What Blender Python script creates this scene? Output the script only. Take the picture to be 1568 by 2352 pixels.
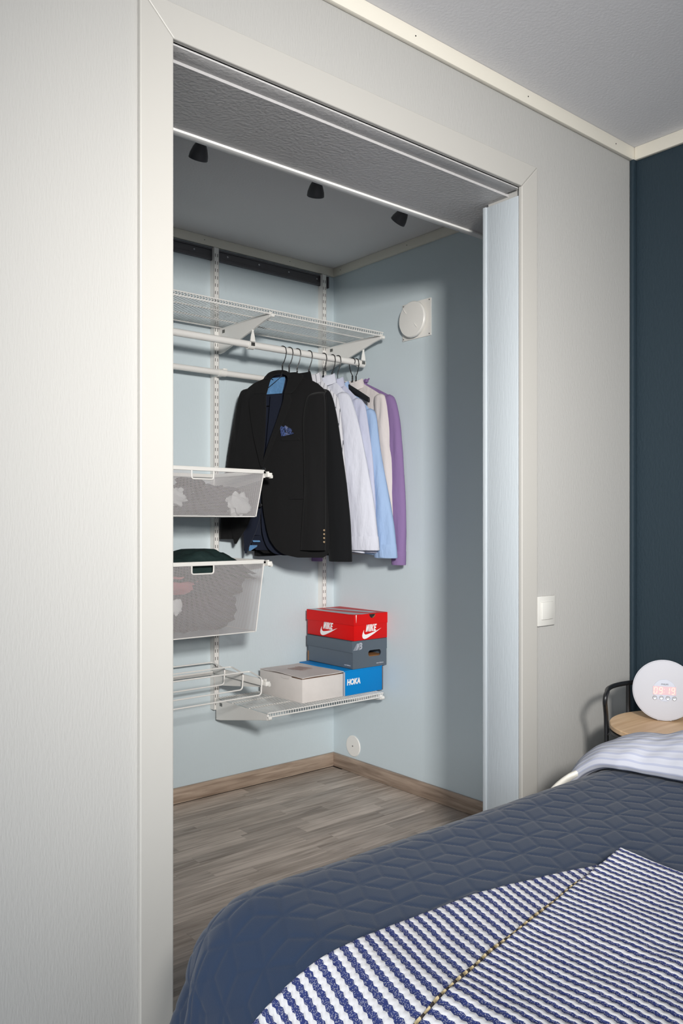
import bpy, bmesh, math, random
import numpy as np
from mathutils import Vector, Matrix, noise
random.seed(7)
D = bpy.data
S = bpy.context.scene
C = S.collection
for o in list(D.objects): D.objects.remove(o)

# ------------------------------------------------------------------ camera
CAMH = 1.164
YAW = math.radians(39.91)
cam_d = D.cameras.new('camera'); cam = D.objects.new('camera', cam_d); C.objects.link(cam)
cam.location = (0, 0, CAMH); cam.rotation_euler = (math.pi/2, 0, -YAW)
cam_d.sensor_fit = 'VERTICAL'; cam_d.sensor_height = 36; cam_d.sensor_width = 24
cam_d.lens = 1886.4/2352*36; cam_d.shift_y = 29.5/2352; cam_d.clip_start = .02
S.camera = cam
# ------------------------------------------------------------------ light
w = D.worlds.new('world'); S.world = w; w.use_nodes = True
bg = w.node_tree.nodes['Background']; bg.inputs[0].default_value = (.86, .93, 1, 1); bg.inputs[1].default_value = 1.15
def area(name, loc, target, size, power, col, sy=None):
    l = D.lights.new(name, 'AREA'); l.energy = power; l.color = col; l.size = size
    if sy: l.shape = 'RECTANGLE'; l.size_y = sy
    o = D.objects.new(name, l); C.objects.link(o); o.location = loc
    o.rotation_euler = (Vector(target)-Vector(loc)).to_track_quat('-Z', 'Y').to_euler()
    return o
key = area('key_light', (-.05, -.80, 1.82), (2.42, 2.90, 1.15), .27, 21, (1, .965, .92)); key.data.spread = math.radians(63)
area('overhead_fill', (-.55, -.1, 2.34), (.45, .55, 0), 1.0, 6, (1, .98, .96))  # added soft fill from above for bed and floor, no lamp there
lw = area('left_fill', (-1.40, -.75, 1.45), (.55, .95, .35), .7, 7, (.92, .96, 1)); lw.data.spread = math.radians(60)  # added fill to brighten the bed's foot, as from an unseen window
S.view_settings.view_transform = 'Standard'; S.view_settings.look = 'None'
S.view_settings.gamma = 1; S.view_settings.use_curve_mapping = False
S.view_settings.exposure = 0.0

# ------------------------------------------------------------------ measuring helper: a sight line meets a real plane
_F = np.array([math.sin(YAW), math.cos(YAW), 0]); _R = np.array([math.cos(YAW), -math.sin(YAW), 0]); _U = np.array([0, 0, 1.])
_O = np.array([0, 0, CAMH])
def hit(u, v, p0, n):
    r = _F + _R*(u-784)/1886.4 + _U*(1205.5-v)/1886.4
    t = ((np.array(p0)-_O)@np.array(n))/(r@np.array(n)); return _O+t*r

# ------------------------------------------------------------------ materials
def lin(c):
    return tuple(((x/255)/12.92 if x/255 <= .04045 else ((x/255+.055)/1.055)**2.4) for x in c)+(1,)
def mat(name, col, rough=.6, metal=0, bump=0, bscale=(40,40,40), detail=3, var=0, vscale=(5,5,5), spec=.5, emit=None, estr=0, sheen=0, coord='Object'):
    m = D.materials.new(name); m.use_nodes = True; nt = m.node_tree; n = nt.nodes; L = nt.links
    b = n['Principled BSDF']; c = lin(col) if max(col) > 1 else tuple(col)+(1,)
    b.inputs['Base Color'].default_value = c; b.inputs['Roughness'].default_value = rough; b.inputs['Metallic'].default_value = metal
    b.inputs['Specular IOR Level'].default_value = spec
    if sheen: b.inputs['Sheen Weight'].default_value = sheen
    if emit: b.inputs['Emission Color'].default_value = emit+(1,); b.inputs['Emission Strength'].default_value = estr
    tc = n.new('ShaderNodeTexCoord')
    def noi(scale, det):
        mp = n.new('ShaderNodeMapping'); mp.inputs['Scale'].default_value = scale; L.new(tc.outputs[coord], mp.inputs[0])
        t = n.new('ShaderNodeTexNoise'); t.inputs['Scale'].default_value = 1; t.inputs['Detail'].default_value = det; L.new(mp.outputs[0], t.inputs['Vector']); return t
    if bump:
        t = noi(bscale, detail); bp = n.new('ShaderNodeBump'); bp.inputs['Strength'].default_value = 1; bp.inputs['Distance'].default_value = bump
        L.new(t.outputs['Fac'], bp.inputs['Height']); L.new(bp.outputs[0], b.inputs['Normal'])
    if var:
        t = noi(vscale, 3); hs = n.new('ShaderNodeHueSaturation'); mr = n.new('ShaderNodeMapRange')
        mr.inputs[1].default_value = .3; mr.inputs[2].default_value = .7; mr.inputs[3].default_value = 1-var; mr.inputs[4].default_value = 1+var
        L.new(t.outputs['Fac'], mr.inputs[0]); L.new(mr.outputs[0], hs.inputs['Value']); hs.inputs['Color'].default_value = c; L.new(hs.outputs[0], b.inputs['Base Color'])
    return m
M = {}
M['wall'] = mat('white_wall_paint', (166,165,162), .75, bump=.0006, bscale=(300,300,60), detail=4, spec=.3)
M['blue_wall'] = mat('dark_blue_wall_paint', (38,52,61), .55, bump=.001, bscale=(160,160,70), spec=.3)
M['closet_wall'] = mat('pale_blue_wall_paint', (202,214,219), .6, bump=.0006, bscale=(260,260,55), detail=4, spec=.35)
M['ceiling'] = mat('ceiling_paint', (216,216,219), .7, bump=.0006, bscale=(120,120,120), spec=.3)
M['closet_ceiling'] = mat('closet_ceiling_paint', (226,224,224), .7, bump=.001, bscale=(120,120,120), spec=.3)
M['lintel'] = mat('lintel_satin_paint', (176,175,175), .42, bump=.0015, bscale=(110,110,110), detail=4)
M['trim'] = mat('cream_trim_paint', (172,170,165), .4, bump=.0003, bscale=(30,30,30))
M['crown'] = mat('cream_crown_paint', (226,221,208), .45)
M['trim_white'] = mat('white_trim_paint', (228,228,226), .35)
M['jamb'] = mat('pale_jamb_paint', (170,177,182), .5, bump=.0006, bscale=(200,200,30))
M['white_metal'] = mat('white_powder_coat', (232,230,226), .35)
M['white_plastic'] = mat('white_plastic', (236,234,229), .35)
M['grey_rail'] = mat('anthracite_rail', (92,90,94), .4, metal=.3)
M['dark'] = mat('dark_gap', (25,25,25), .8)
M['black_wire'] = mat('black_wire', (16,16,18), .35)
M['chrome'] = mat('chrome', (190,190,195), .15, metal=1)
M['black_metal'] = mat('black_powder_coat', (24,25,28), .4)
M['lamp'] = mat('dark_lamp_metal', (92,92,95), .45, metal=.2)
M['steel'] = mat('brushed_steel', (130,128,124), .35, metal=.9)
M['black_cloth'] = mat('black_wool', (22,22,23), .9, bump=.0004, bscale=(900,900,900), sheen=.05, spec=.15)
M['black_cloth2'] = mat('black_wool_blend', (19,20,22), .9, bump=.0004, bscale=(900,900,900), sheen=.05, spec=.15)
M['navy_cloth'] = mat('navy_wool', (21,27,43), .8, bump=.0005, bscale=(900,900,900), sheen=.15, spec=.2)
M['satin'] = mat('light_blue_satin', (92,136,180), .35, bump=.006, bscale=(45,45,45), sheen=.2)
M['white_shirt'] = mat('white_cotton', (200,202,213), .8, bump=.008, bscale=(26,26,9), detail=3, spec=.2)
M['grey_shirt'] = mat('pale_lavender_cotton', (182,185,204), .8, bump=.008, bscale=(30,30,10), spec=.2)
M['blue_shirt'] = mat('light_blue_cotton', (150,174,208), .8, bump=.008, bscale=(26,26,9), spec=.2)
M['cream_shirt'] = mat('cream_jersey', (205,198,196), .85, bump=.008, bscale=(20,20,7), spec=.2)
M['purple_shirt'] = mat('purple_sweatshirt', (132,108,152), .9, bump=.006, bscale=(20,20,8), spec=.15)
M['green_cloth'] = mat('dark_green_cloth', (32,50,49), .7, bump=.012, bscale=(16,16,16), spec=.3)
M['grey_cloth'] = mat('grey_laundry', (62,60,66), .9, bump=.01, bscale=(16,16,16), spec=.2)
M['pink_cloth'] = mat('pink_laundry', (205,130,132), .9, bump=.01, bscale=(16,16,16), spec=.2)
M['pale_cloth'] = mat('pale_laundry', (226,226,226), .9, bump=.01, bscale=(16,16,16), spec=.2)
M['black_laundry'] = mat('black_laundry', (18,18,20), .9, bump=.01, bscale=(16,16,16), spec=.2)
M['switch'] = mat('warm_white_switch_plastic', (196,195,190), .4)
M['red'] = mat('red_card', (206,14,14), .45, spec=.2, bump=.0002, bscale=(300,300,300))
M['white_print'] = mat('white_print', (240,238,238), .5)
M['silver_print'] = mat('silver_grey_print', (172,176,186), .35)
M['slate'] = mat('slate_grey_card', (84,95,106), .5, bump=.0002, bscale=(300,300,300))
M['blue_card'] = mat('bright_blue_card', (0,128,200), .5, spec=.2, bump=.0002, bscale=(300,300,300))
M['white_card'] = mat('white_card', (220,214,210), .7, bump=.0003, bscale=(200,200,200), var=.03, vscale=(20,20,20))
M['brown_card'] = mat('brown_card', (150,104,62), .8)
M['brown_edge'] = mat('brown_card_edge', (110,84,68), .8)
M['duvet'] = mat('white_duvet', (222,224,232), .85, spec=.2)
M['cream_sheet'] = mat('cream_sheet', (220,216,206), .85, bump=.003, bscale=(30,30,30), spec=.2)
M['mattress'] = mat('mattress_ticking', (200,198,192), .9)
M['wood_dark'] = mat('bed_base_wood', (70,60,54), .6)
M['seam'] = mat('golden_selvedge', (186,166,128), .8)
M['clock_white'] = mat('frosted_white_plastic', (178,178,184), .6)
M['clock_grey'] = mat('grey_button_metal', (186,188,194), .3, metal=.4)
M['dark_print'] = mat('dark_grey_print', (96,98,104), .5)
M['digit'] = mat('glowing_digit', (255,190,170), .5, emit=(1,.36,.24), estr=1.0)
M['digit_halo'] = mat('digit_glow', (196,166,172), .5, emit=(1,.35,.32), estr=.05)  # pinkish colour standing in for the glow round the digits

def wood(name, c1, c2, rough=.5, axis=0, rnd=True, grain=1.0):
    m = D.materials.new(name); m.use_nodes = True; nt = m.node_tree; n = nt.nodes; L = nt.links; b = n['Principled BSDF']; b.inputs['Roughness'].default_value = rough
    tc = n.new('ShaderNodeTexCoord'); oi = n.new('ShaderNodeObjectInfo'); ad = n.new('ShaderNodeVectorMath'); ad.operation = 'ADD'
    mu = n.new('ShaderNodeVectorMath'); mu.operation = 'SCALE'; mu.inputs[3].default_value = 37
    cx = n.new('ShaderNodeCombineXYZ'); L.new(oi.outputs['Random'], cx.inputs[0]); L.new(oi.outputs['Random'], cx.inputs[1]); L.new(oi.outputs['Random'], cx.inputs[2])
    L.new(cx.outputs[0], mu.inputs[0]); L.new(tc.outputs['Object'], ad.inputs[0]); L.new(mu.outputs[0], ad.inputs[1])
    mp = n.new('ShaderNodeMapping'); s = [55*grain]*3; s[axis] = 3.2*grain; mp.inputs['Scale'].default_value = s; L.new(ad.outputs[0], mp.inputs[0])
    t = n.new('ShaderNodeTexNoise'); t.inputs['Scale'].default_value = 1; t.inputs['Detail'].default_value = 7; t.inputs['Distortion'].default_value = 1.1; L.new(mp.outputs[0], t.inputs['Vector'])
    mp2 = n.new('ShaderNodeMapping'); s = [14*grain]*3; s[axis] = 4*grain; mp2.inputs['Scale'].default_value = s; L.new(ad.outputs[0], mp2.inputs[0])
    t2 = n.new('ShaderNodeTexNoise'); t2.inputs['Scale'].default_value = 1; t2.inputs['Detail'].default_value = 3; L.new(mp2.outputs[0], t2.inputs['Vector'])
    a = n.new('ShaderNodeMath'); a.operation = 'MULTIPLY_ADD'; a.inputs[1].default_value = .6; L.new(t.outputs['Fac'], a.inputs[0])
    a2 = n.new('ShaderNodeMath'); a2.operation = 'MULTIPLY'; a2.inputs[1].default_value = .4; L.new(t2.outputs['Fac'], a2.inputs[0]); L.new(a2.outputs[0], a.inputs[2])
    r = n.new('ShaderNodeValToRGB'); r.color_ramp.elements[0].position = .36; r.color_ramp.elements[1].position = .62
    r.color_ramp.elements[0].color = lin(c1); r.color_ramp.elements[1].color = lin(c2); L.new(a.outputs[0], r.inputs[0])
    hs = n.new('ShaderNodeHueSaturation'); mr = n.new('ShaderNodeMapRange'); mr.inputs[3].default_value = .82 if rnd else 1; mr.inputs[4].default_value = 1.14 if rnd else 1
    L.new(oi.outputs['Random'], mr.inputs[0]); L.new(mr.outputs[0], hs.inputs['Value']); L.new(r.outputs[0], hs.inputs['Color']); L.new(hs.outputs[0], b.inputs['Base Color'])
    bp = n.new('ShaderNodeBump'); bp.inputs['Distance'].default_value = .0005; L.new(t.outputs['Fac'], bp.inputs['Height']); L.new(bp.outputs[0], b.inputs['Normal'])
    return m
M['plank'] = wood('grey_laminate', (150,136,124), (208,194,182), .45)
M['skirt'] = wood('oak_laminate_skirting', (138,118,102), (192,172,154), .5, axis=0, rnd=False)
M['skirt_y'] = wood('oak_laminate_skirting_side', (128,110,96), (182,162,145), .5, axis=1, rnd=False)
M['tray'] = wood('pale_oak', (196,160,122), (226,196,160), .5, axis=0, rnd=False, grain=.6)

def stripes(name, attr, base, line, period, duty, wob=0, bump=.0015, speck=0, rough=.85):
    """stripes woven along a stored cloth coordinate"""
    m = D.materials.new(name); m.use_nodes = True; nt = m.node_tree; n = nt.nodes; L = nt.links; b = n['Principled BSDF']; b.inputs['Roughness'].default_value = rough; b.inputs['Specular IOR Level'].default_value = .2
    at = n.new('ShaderNodeAttribute'); at.attribute_name = attr; sx = n.new('ShaderNodeSeparateXYZ'); L.new(at.outputs['Vector'], sx.inputs[0])
    def math_(op, a, bb=None):
        k = n.new('ShaderNodeMath'); k.operation = op
        for i, x in enumerate((a, bb)):
            if x is None: continue
            if isinstance(x, (int, float)): k.inputs[i].default_value = x
            else: L.new(x, k.inputs[i])
        return k.outputs[0]
    u = sx.outputs[0]
    zig = math_('PINGPONG', math_('MULTIPLY', sx.outputs[1], 1/.006), 1)
    if wob: u = math_('ADD', u, math_('MULTIPLY', math_('SUBTRACT', zig, .5), wob))
    fr = math_('FRACT', math_('DIVIDE', u, period))
    msk = math_('LESS_THAN', fr, duty)
    if speck:
        mp = n.new('ShaderNodeMapping'); mp.inputs['Scale'].default_value = (speck,)*3; L.new(at.outputs['Vector'], mp.inputs[0])
        t = n.new('ShaderNodeTexVoronoi'); t.inputs['Scale'].default_value = 1; L.new(mp.outputs[0], t.inputs['Vector'])
        dark = math_('GREATER_THAN', t.outputs['Distance'], .34)
        msk2 = math_('MULTIPLY', msk, math_('ADD', math_('MULTIPLY', dark, .45), .55))
    else: msk2 = msk
    mx = n.new('ShaderNodeMix'); mx.data_type = 'RGBA'; mx.inputs['A'].default_value = lin(base); mx.inputs['B'].default_value = lin(line); L.new(msk2, mx.inputs['Factor']); L.new(mx.outputs['Result'], b.inputs['Base Color'])
    bp = n.new('ShaderNodeBump'); bp.inputs['Distance'].default_value = bump
    wv = math_('SINE', math_('MULTIPLY', u, 2*math.pi/period)); L.new(wv, bp.inputs['Height']); L.new(bp.outputs[0], b.inputs['Normal'])
    return m
M['throw'] = stripes('striped_throw', 'cloth', (206,205,207), (44,54,104), .0152, .5, wob=.0018, bump=.0012, speck=640)
M['duvet_stripe'] = stripes('striped_duvet', 'cloth', (186,188,198), (166,170,188), .019, .3, bump=.0004)
M['pinstripe'] = stripes('pinstriped_shirt', 'cloth', (202,202,208), (112,114,122), .016, .12, bump=.0002)

def mesh_sheet(name, pitch=.0042, open_=.5):
    """fine expanded metal: a sheet with real see-through holes"""
    m = D.materials.new(name); m.use_nodes = True; nt = m.node_tree; n = nt.nodes; L = nt.links; b = n['Principled BSDF']
    b.inputs['Base Color'].default_value = lin((190,187,188)); b.inputs['Roughness'].default_value = .4
    at = n.new('ShaderNodeAttribute'); at.attribute_name = 'cloth'; sx = n.new('ShaderNodeSeparateXYZ'); L.new(at.outputs['Vector'], sx.inputs[0])
    def math_(op, a, bb=None):
        k = n.new('ShaderNodeMath'); k.operation = op
        for i, x in enumerate((a, bb)):
            if x is None: continue
            if isinstance(x, (int, float)): k.inputs[i].default_value = x
            else: L.new(x, k.inputs[i])
        return k.outputs[0]
    p = math_('COSINE', math_('MULTIPLY', sx.outputs[0], 2*math.pi/pitch)); q = math_('COSINE', math_('MULTIPLY', sx.outputs[1], 2*math.pi/(pitch*.9)))
    hole = math_('GREATER_THAN', math_('ABSOLUTE', math_('ADD', p, q)), 1-open_*.6)
    tr = n.new('ShaderNodeBsdfTransparent'); mx = n.new('ShaderNodeMixShader'); L.new(hole, mx.inputs[0]); L.new(b.outputs[0], mx.inputs[1]); L.new(tr.outputs[0], mx.inputs[2])
    L.new(mx.outputs[0], n['Material Output'].inputs[0]); return m
M['mesh'] = mesh_sheet('expanded_metal')

# ------------------------------------------------------------------ building helpers
class MB:
    def __init__(s): s.v = []; s.f = []; s.a = []
    def add(s, vs, fs, at=None):
        k = len(s.v); s.v += [tuple(map(float, p)) for p in vs]; s.f += [tuple(i+k for i in f) for f in fs]
        s.a += (at if at is not None else [(p[0], p[1], p[2]) for p in vs]); return s
    def box(s, lo, hi):
        (a,b,c),(d,e,f) = lo, hi
        return s.add([(a,b,c),(d,b,c),(d,e,c),(a,e,c),(a,b,f),(d,b,f),(d,e,f),(a,e,f)], [(0,3,2,1),(4,5,6,7),(0,1,5,4),(1,2,6,5),(2,3,7,6),(3,0,4,7)])
    def bbox(s, lo, hi, r=.002):
        bm = bmesh.new(); bmesh.ops.create_cube(bm, size=1)
        for v in bm.verts:
            v.co = Vector([(lo[i]+hi[i])/2 + v.co[i]*(hi[i]-lo[i]) for i in range(3)])
        bmesh.ops.bevel(bm, geom=bm.edges[:], offset=r, segments=2, affect='EDGES', profile=.5)
        bm.verts.index_update(); s.add([v.co[:] for v in bm.verts], [[v.index for v in f.verts] for f in bm.faces]); bm.free(); return s
    def tube(s, pts, r, seg=8, closed=False, cap=True):
        pts = [Vector(p) for p in pts]; n = len(pts); R = r if hasattr(r, '__len__') else [r]*n
        prev = None; rings = []
        for i, p in enumerate(pts):
            a = pts[(i-1) % n] if (i > 0 or closed) else p; b = pts[(i+1) % n] if (i < n-1 or closed) else p
            t = (b-a).normalized()
            if prev is None:
                nrm = t.orthogonal().normalized()
            else:
                nrm = (prev - t*prev.dot(t)); nrm = nrm.normalized() if nrm.length > 1e-6 else t.orthogonal().normalized()
            prev = nrm; bi = t.cross(nrm)
            rings.append([p + (nrm*math.cos(k*2*math.pi/seg)+bi*math.sin(k*2*math.pi/seg))*R[i] for k in range(seg)])
        vs = [q for rg in rings for q in rg]; fs = []
        for i in range(n if closed else n-1):
            j = (i+1) % n
            for k in range(seg):
                l = (k+1) % seg; fs.append((i*seg+k, i*seg+l, j*seg+l, j*seg+k))
        if cap and not closed: fs += [tuple(range(seg-1, -1, -1)), tuple((n-1)*seg+k for k in range(seg))]
        return s.add(vs, fs)
    def grid(s, P, closed_u=False, at=None):
        """P[i][j] points"""
        n, m = len(P), len(P[0]); vs = [p for r in P for p in r]; fs = []
        for i in range(n-1):
            for j in range(m if closed_u else m-1):
                k = (j+1) % m; fs.append((i*m+j, i*m+k, (i+1)*m+k, (i+1)*m+j))
        return s.add(vs, fs, [a for r in at for a in r] if at is not None else None)
    def prism(s, poly, M4, h):
        n = len(poly); vs = [M4@Vector((x, y, 0)) for x, y in poly]+[M4@Vector((x, y, h)) for x, y in poly]
        fs = [tuple(range(n-1, -1, -1)), tuple(range(n, 2*n))]+[(i, (i+1) % n, n+(i+1) % n, n+i) for i in range(n)]
        return s.add(vs, fs)
    def lathe(s, prof, M4, seg=32):
        vs = []; fs = []; n = len(prof)
        for r, z in prof:
            for k in range(seg): a = 2*math.pi*k/seg; vs.append(M4@Vector((r*math.cos(a), r*math.sin(a), z)))
        for i in range(n-1):
            for k in range(seg): l = (k+1) % seg; fs.append((i*seg+k, i*seg+l, (i+1)*seg+l, (i+1)*seg+k))
        fs += [tuple(range(seg-1, -1, -1)), tuple((n-1)*seg+k for k in range(seg))]
        return s.add(vs, fs)
    def build(s, name, m, parent=None, smooth=True, attr=False, kind=None, label=None, angle=35):
        me = D.meshes.new(name); me.from_pydata(s.v, [], s.f); me.materials.append(M[m] if isinstance(m, str) else m)
        if attr:
            at = me.attributes.new('cloth', 'FLOAT_VECTOR', 'POINT'); at.data.foreach_set('vector', np.array(s.a, dtype=np.float32).ravel())
        me.update()
        if smooth:
            me.polygons.foreach_set('use_smooth', [True]*len(me.polygons))
            try: me.set_sharp_from_angle(angle=math.radians(angle))
            except Exception: pass
        o = D.objects.new(name, me); C.objects.link(o)
        if parent:
            o.parent = parent; o.matrix_parent_inverse = Matrix.Translation(-parent.location) if parent.type == 'EMPTY' else Matrix()
        if kind: o['kind'] = kind
        if label: o['label'] = label
        return o
def tag(o, label, cat, group=None):
    o['label'] = label; o['category'] = cat
    if group: o['group'] = group
    return o
def thing(name, loc, label, cat, group=None):
    o = D.objects.new(name, None); C.objects.link(o); o.location = loc; o.empty_display_size = .05
    return tag(o, label, cat, group)
def frame(o, x, y, z=None):
    x = Vector(x).normalized(); y = Vector(y).normalized(); z = x.cross(y)
    return Matrix(((x.x,y.x,z.x,o[0]),(x.y,y.y,z.y,o[1]),(x.z,y.z,z.z,o[2]),(0,0,0,1)))
def text(parent, s, M4, size, m, ext=.0006, bold=.0, shear=0, sx=1, name='lettering', align='CENTER', label=None):
    cu = D.curves.new('t', 'FONT'); cu.body = s; cu.size = size; cu.extrude = ext; cu.offset = bold; cu.shear = shear; cu.align_x = align; cu.align_y = 'CENTER'; cu.resolution_u = 3
    t = D.objects.new('t', cu); C.objects.link(t); bpy.context.view_layer.update()
    me = D.meshes.new_from_object(t.evaluated_get(bpy.context.evaluated_depsgraph_get())); D.objects.remove(t)
    me.transform(M4 @ Matrix.Scale(sx, 4, (1,0,0))); me.materials.clear(); me.materials.append(M[m]); me.name = name
    o = D.objects.new(name, me); C.objects.link(o); o.parent = parent
    if parent.type == 'EMPTY': o.matrix_parent_inverse = Matrix.Translation(-parent.location)
    if label: o['label'] = label
    return o
def arc(c, r, a0, a1, n, ax=(1,0,0), ay=(0,0,1)):
    return [Vector(c)+Vector(ax)*r*math.cos(math.radians(a0+(a1-a0)*i/(n-1)))+Vector(ay)*r*math.sin(math.radians(a0+(a1-a0)*i/(n-1))) for i in range(n)]
def soft(pts, r=.02, n=5):
    """round the corners of a polyline"""
    P = [Vector(p) for p in pts]; out = [P[0]]
    for i in range(1, len(P)-1):
        a = (P[i-1]-P[i]); b = (P[i+1]-P[i]); d = min(r, a.length*.45, b.length*.45); A = P[i]+a.normalized()*d; B = P[i]+b.normalized()*d
        for k in range(n+1):
            t = k/n; out.append(A*(1-t)**2+P[i]*2*t*(1-t)+B*t*t)
    out.append(P[-1]); return out
def nz(x, y, z=0): return noise.noise(Vector((x, y, z)))
def struct(name, mb, m, **k): return mb.build(name, m, kind='structure', **k)

# ------------------------------------------------------------------ room
YF, YI, YL, YB = 1.461, 1.58, 1.757, 3.076      # front face of the wall, its inner face, back of the lintel, closet back wall
XR, XB, XL = 2.523, 2.473, .10                  # closet side wall, blue wall, closet left wall
OX0, OX1, OZ = .782, 1.874, 2.119               # opening
CE = 2.40
struct('wall_front', MB().box((-1.6,YF,0),(OX0,YI,CE)).box((OX1+.012,YF,0),(XB+.1,YI,CE)).box((OX0,YF,OZ+.012),(OX1+.012,YI,CE)), 'wall', smooth=False)
struct('wall_right', MB().box((XB,-1.8,0),(XB+.1,YF,CE)), 'blue_wall', smooth=False)
struct('trim_corner', MB().bbox((XB-.022,YF-.0155,0),(XB+.001,YF-.0005,CE-.04), .004), 'blue_wall')
struct('wall_closet_back', MB().box((XL-.1,YB,0),(XR+.1,YB+.1,CE)), 'closet_wall', smooth=False)
struct('wall_closet_right', MB().box((XR,YI,0),(XR+.1,YB,CE)), 'closet_wall', smooth=False)
struct('wall_closet_left', MB().box((XL-.1,YI,0),(XL,YB,CE)), 'closet_wall', smooth=False)
struct('ceiling', MB().box((-1.6,-1.8,CE),(XB+.1,YF+.06,CE+.1)), 'ceiling', smooth=False)
struct('ceiling', MB().box((XL-.1,YF+.06,CE),(XR+.1,YB+.1,CE+.1)), 'closet_ceiling', smooth=False)
# dropped box over the sliding-door track
struct('trim_lintel', MB().box((XL,YF+.0455,2.108),(XR,YL,2.30)).box((XL,YI,2.30),(XR,YL,CE)), 'lintel', smooth=False)
struct('trim_lintel_edge', MB().bbox((XL,YL-.004,2.102),(XR,YL+.020,2.122), .003), 'trim_white')
struct('trim_track', MB().bbox((OX0-.02,YF+.0005,2.1145),(OX1,YF+.046,2.1185), .001), 'lintel')
# lining of the opening
struct('trim_jamb_right', MB().bbox((OX1,YF+.001,0),(OX1+.014,YI+.006,2.096), .0015).bbox((OX1-.004,YI-.004,0),(OX1+.012,YI+.008,2.096), .001), 'jamb')
struct('trim_jamb_left', MB().bbox((OX0-.014,YF+.001,0),(OX0,YI+.006,2.096), .0015), 'jamb')
# casing round the opening: three mitred boards
def casing(poly, name):
    mb = MB(); mb.prism(poly, Matrix(((1,0,0,0),(0,0,-1,YF),(0,1,0,0),(0,0,0,1))), .013)
    o = struct(name, mb, 'trim', smooth=False)
    bv = o.modifiers.new('b', 'BEVEL'); bv.width = .0025; bv.segments = 2
T = .071
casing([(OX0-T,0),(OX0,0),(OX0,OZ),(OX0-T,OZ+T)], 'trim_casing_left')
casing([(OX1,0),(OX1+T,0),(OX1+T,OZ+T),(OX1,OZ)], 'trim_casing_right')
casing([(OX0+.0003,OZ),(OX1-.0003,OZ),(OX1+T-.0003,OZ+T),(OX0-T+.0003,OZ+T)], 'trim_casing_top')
# crown strips
for nm, lo, hi, m in (('trim_crown_front',(-1.6,YF-.014,CE-.043),(XB,YF,CE),'crown'),('trim_crown_right',(XB-.014,-1.8,CE-.043),(XB,YF-.014,CE),'crown'),
                   ('trim_crown_closet_back',(XL,YB-.014,CE-.040),(XR,YB,CE),'crown'),('trim_crown_closet_right',(XR-.014,YL,CE-.040),(XR,YB-.014,CE),'crown')):
    o = struct(nm, MB().bbox(lo, hi, .003), m)
    nail = MB(); L0 = 0 if hi[0]-lo[0] > 1 else 1
    k = .35
    while k < (hi[L0]-lo[L0]):
        c = [hi[0]-.0145 if L0 else lo[0]+k, lo[1]-.0002 if not L0 else lo[1]+k, (lo[2]+hi[2])/2]
        if L0: c[0] = lo[0]-.0002
        nail.box([q-.0013 for q in c], [q+.0013 for q in c]); k += .45
    nail.build('nail_head', 'dark', o, smooth=False)
# skirting
struct('baseboard_closet_back', MB().bbox((XL,YB-.013,.001),(XR,YB,.066), .003), 'skirt')
struct('baseboard_closet_right', MB().bbox((XR-.013,YI,.001),(XR,YB-.013,.066), .003), 'skirt_y')
struct('baseboard_front', MB().bbox((-1.6,YF-.013,.001),(OX0-T,YF,.066), .003).bbox((OX1+T,YF-.013,.001),(XB,YF,.066), .003), 'skirt')
# floor with its laminate staves
fl = struct('floor', MB().box((-1.6,-1.8,-.1),(XR+.1,YB+.1,-.006)), 'wood_dark', smooth=False)
pm = {}
def plank(x0, x1, y0, w_, join=None):
    x1 = min(x1, XR)
    if x1-x0 < .02: return
    L_ = round(x1-x0, 3); key = (L_, w_)
    if key not in pm:
        me = D.meshes.new('plank'); b = MB().box((0,0,-.008),(L_-.0006,w_-.0006,0)); me.from_pydata(b.v, [], b.f); me.materials.append(M['plank']); pm[key] = me
    o = D.objects.new('plank', pm[key]); C.objects.link(o); o.parent = fl; o.location = (x0, y0, random.uniform(-.0001,.0001)); return o
W_ = .0655
y = YB-.013; row = 0; cnt = 0
while y > 1.04:
    y -= W_; x = .44 - random.uniform(0, .35); k = 0
    while x < XR:
        ln = random.choice([.28,.34,.40,.46,.52]); 
        if x+ln > .5: plank(max(x,.44), x+ln, y, W_); cnt += 1
        x += ln
    row += 1
# the floor beyond what the picture shows, one board per row
fb = MB(); yy = YB
while yy > -1.8:
    yy -= .196
    for q in range(4):
        xa, xb_ = -1.6+q*1.03, -1.6+q*1.03+1.0294
        if yy+.196 <= y+.001: fb.box((xa,yy,-.007),(min(xb_,XR),yy+.1955,-.0003))
        elif xa < .44: fb.box((xa,yy,-.007),(min(xb_,.4395),yy+.1955,-.0003))
fo = fb.build('far_planks', 'plank', fl, smooth=False, kind='stuff')
# remaining row pieces right under the bed edge are covered by the joined boards

# ------------------------------------------------------------------ wall fittings
def ring_disc(name_parent): pass
# light switch
sw = thing('light_switch', (1.99,YF,.913), 'square white rocker light switch beside the door casing', 'light switch')
MB().bbox((1.9505,YF-.010,.870),(2.034,YF+.001,.957), .003).build('plate', 'switch', sw)
MB().bbox((1.966,YF-.0145,.889),(2.019,YF-.009,.940), .002).build('rocker', 'switch', sw)
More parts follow.
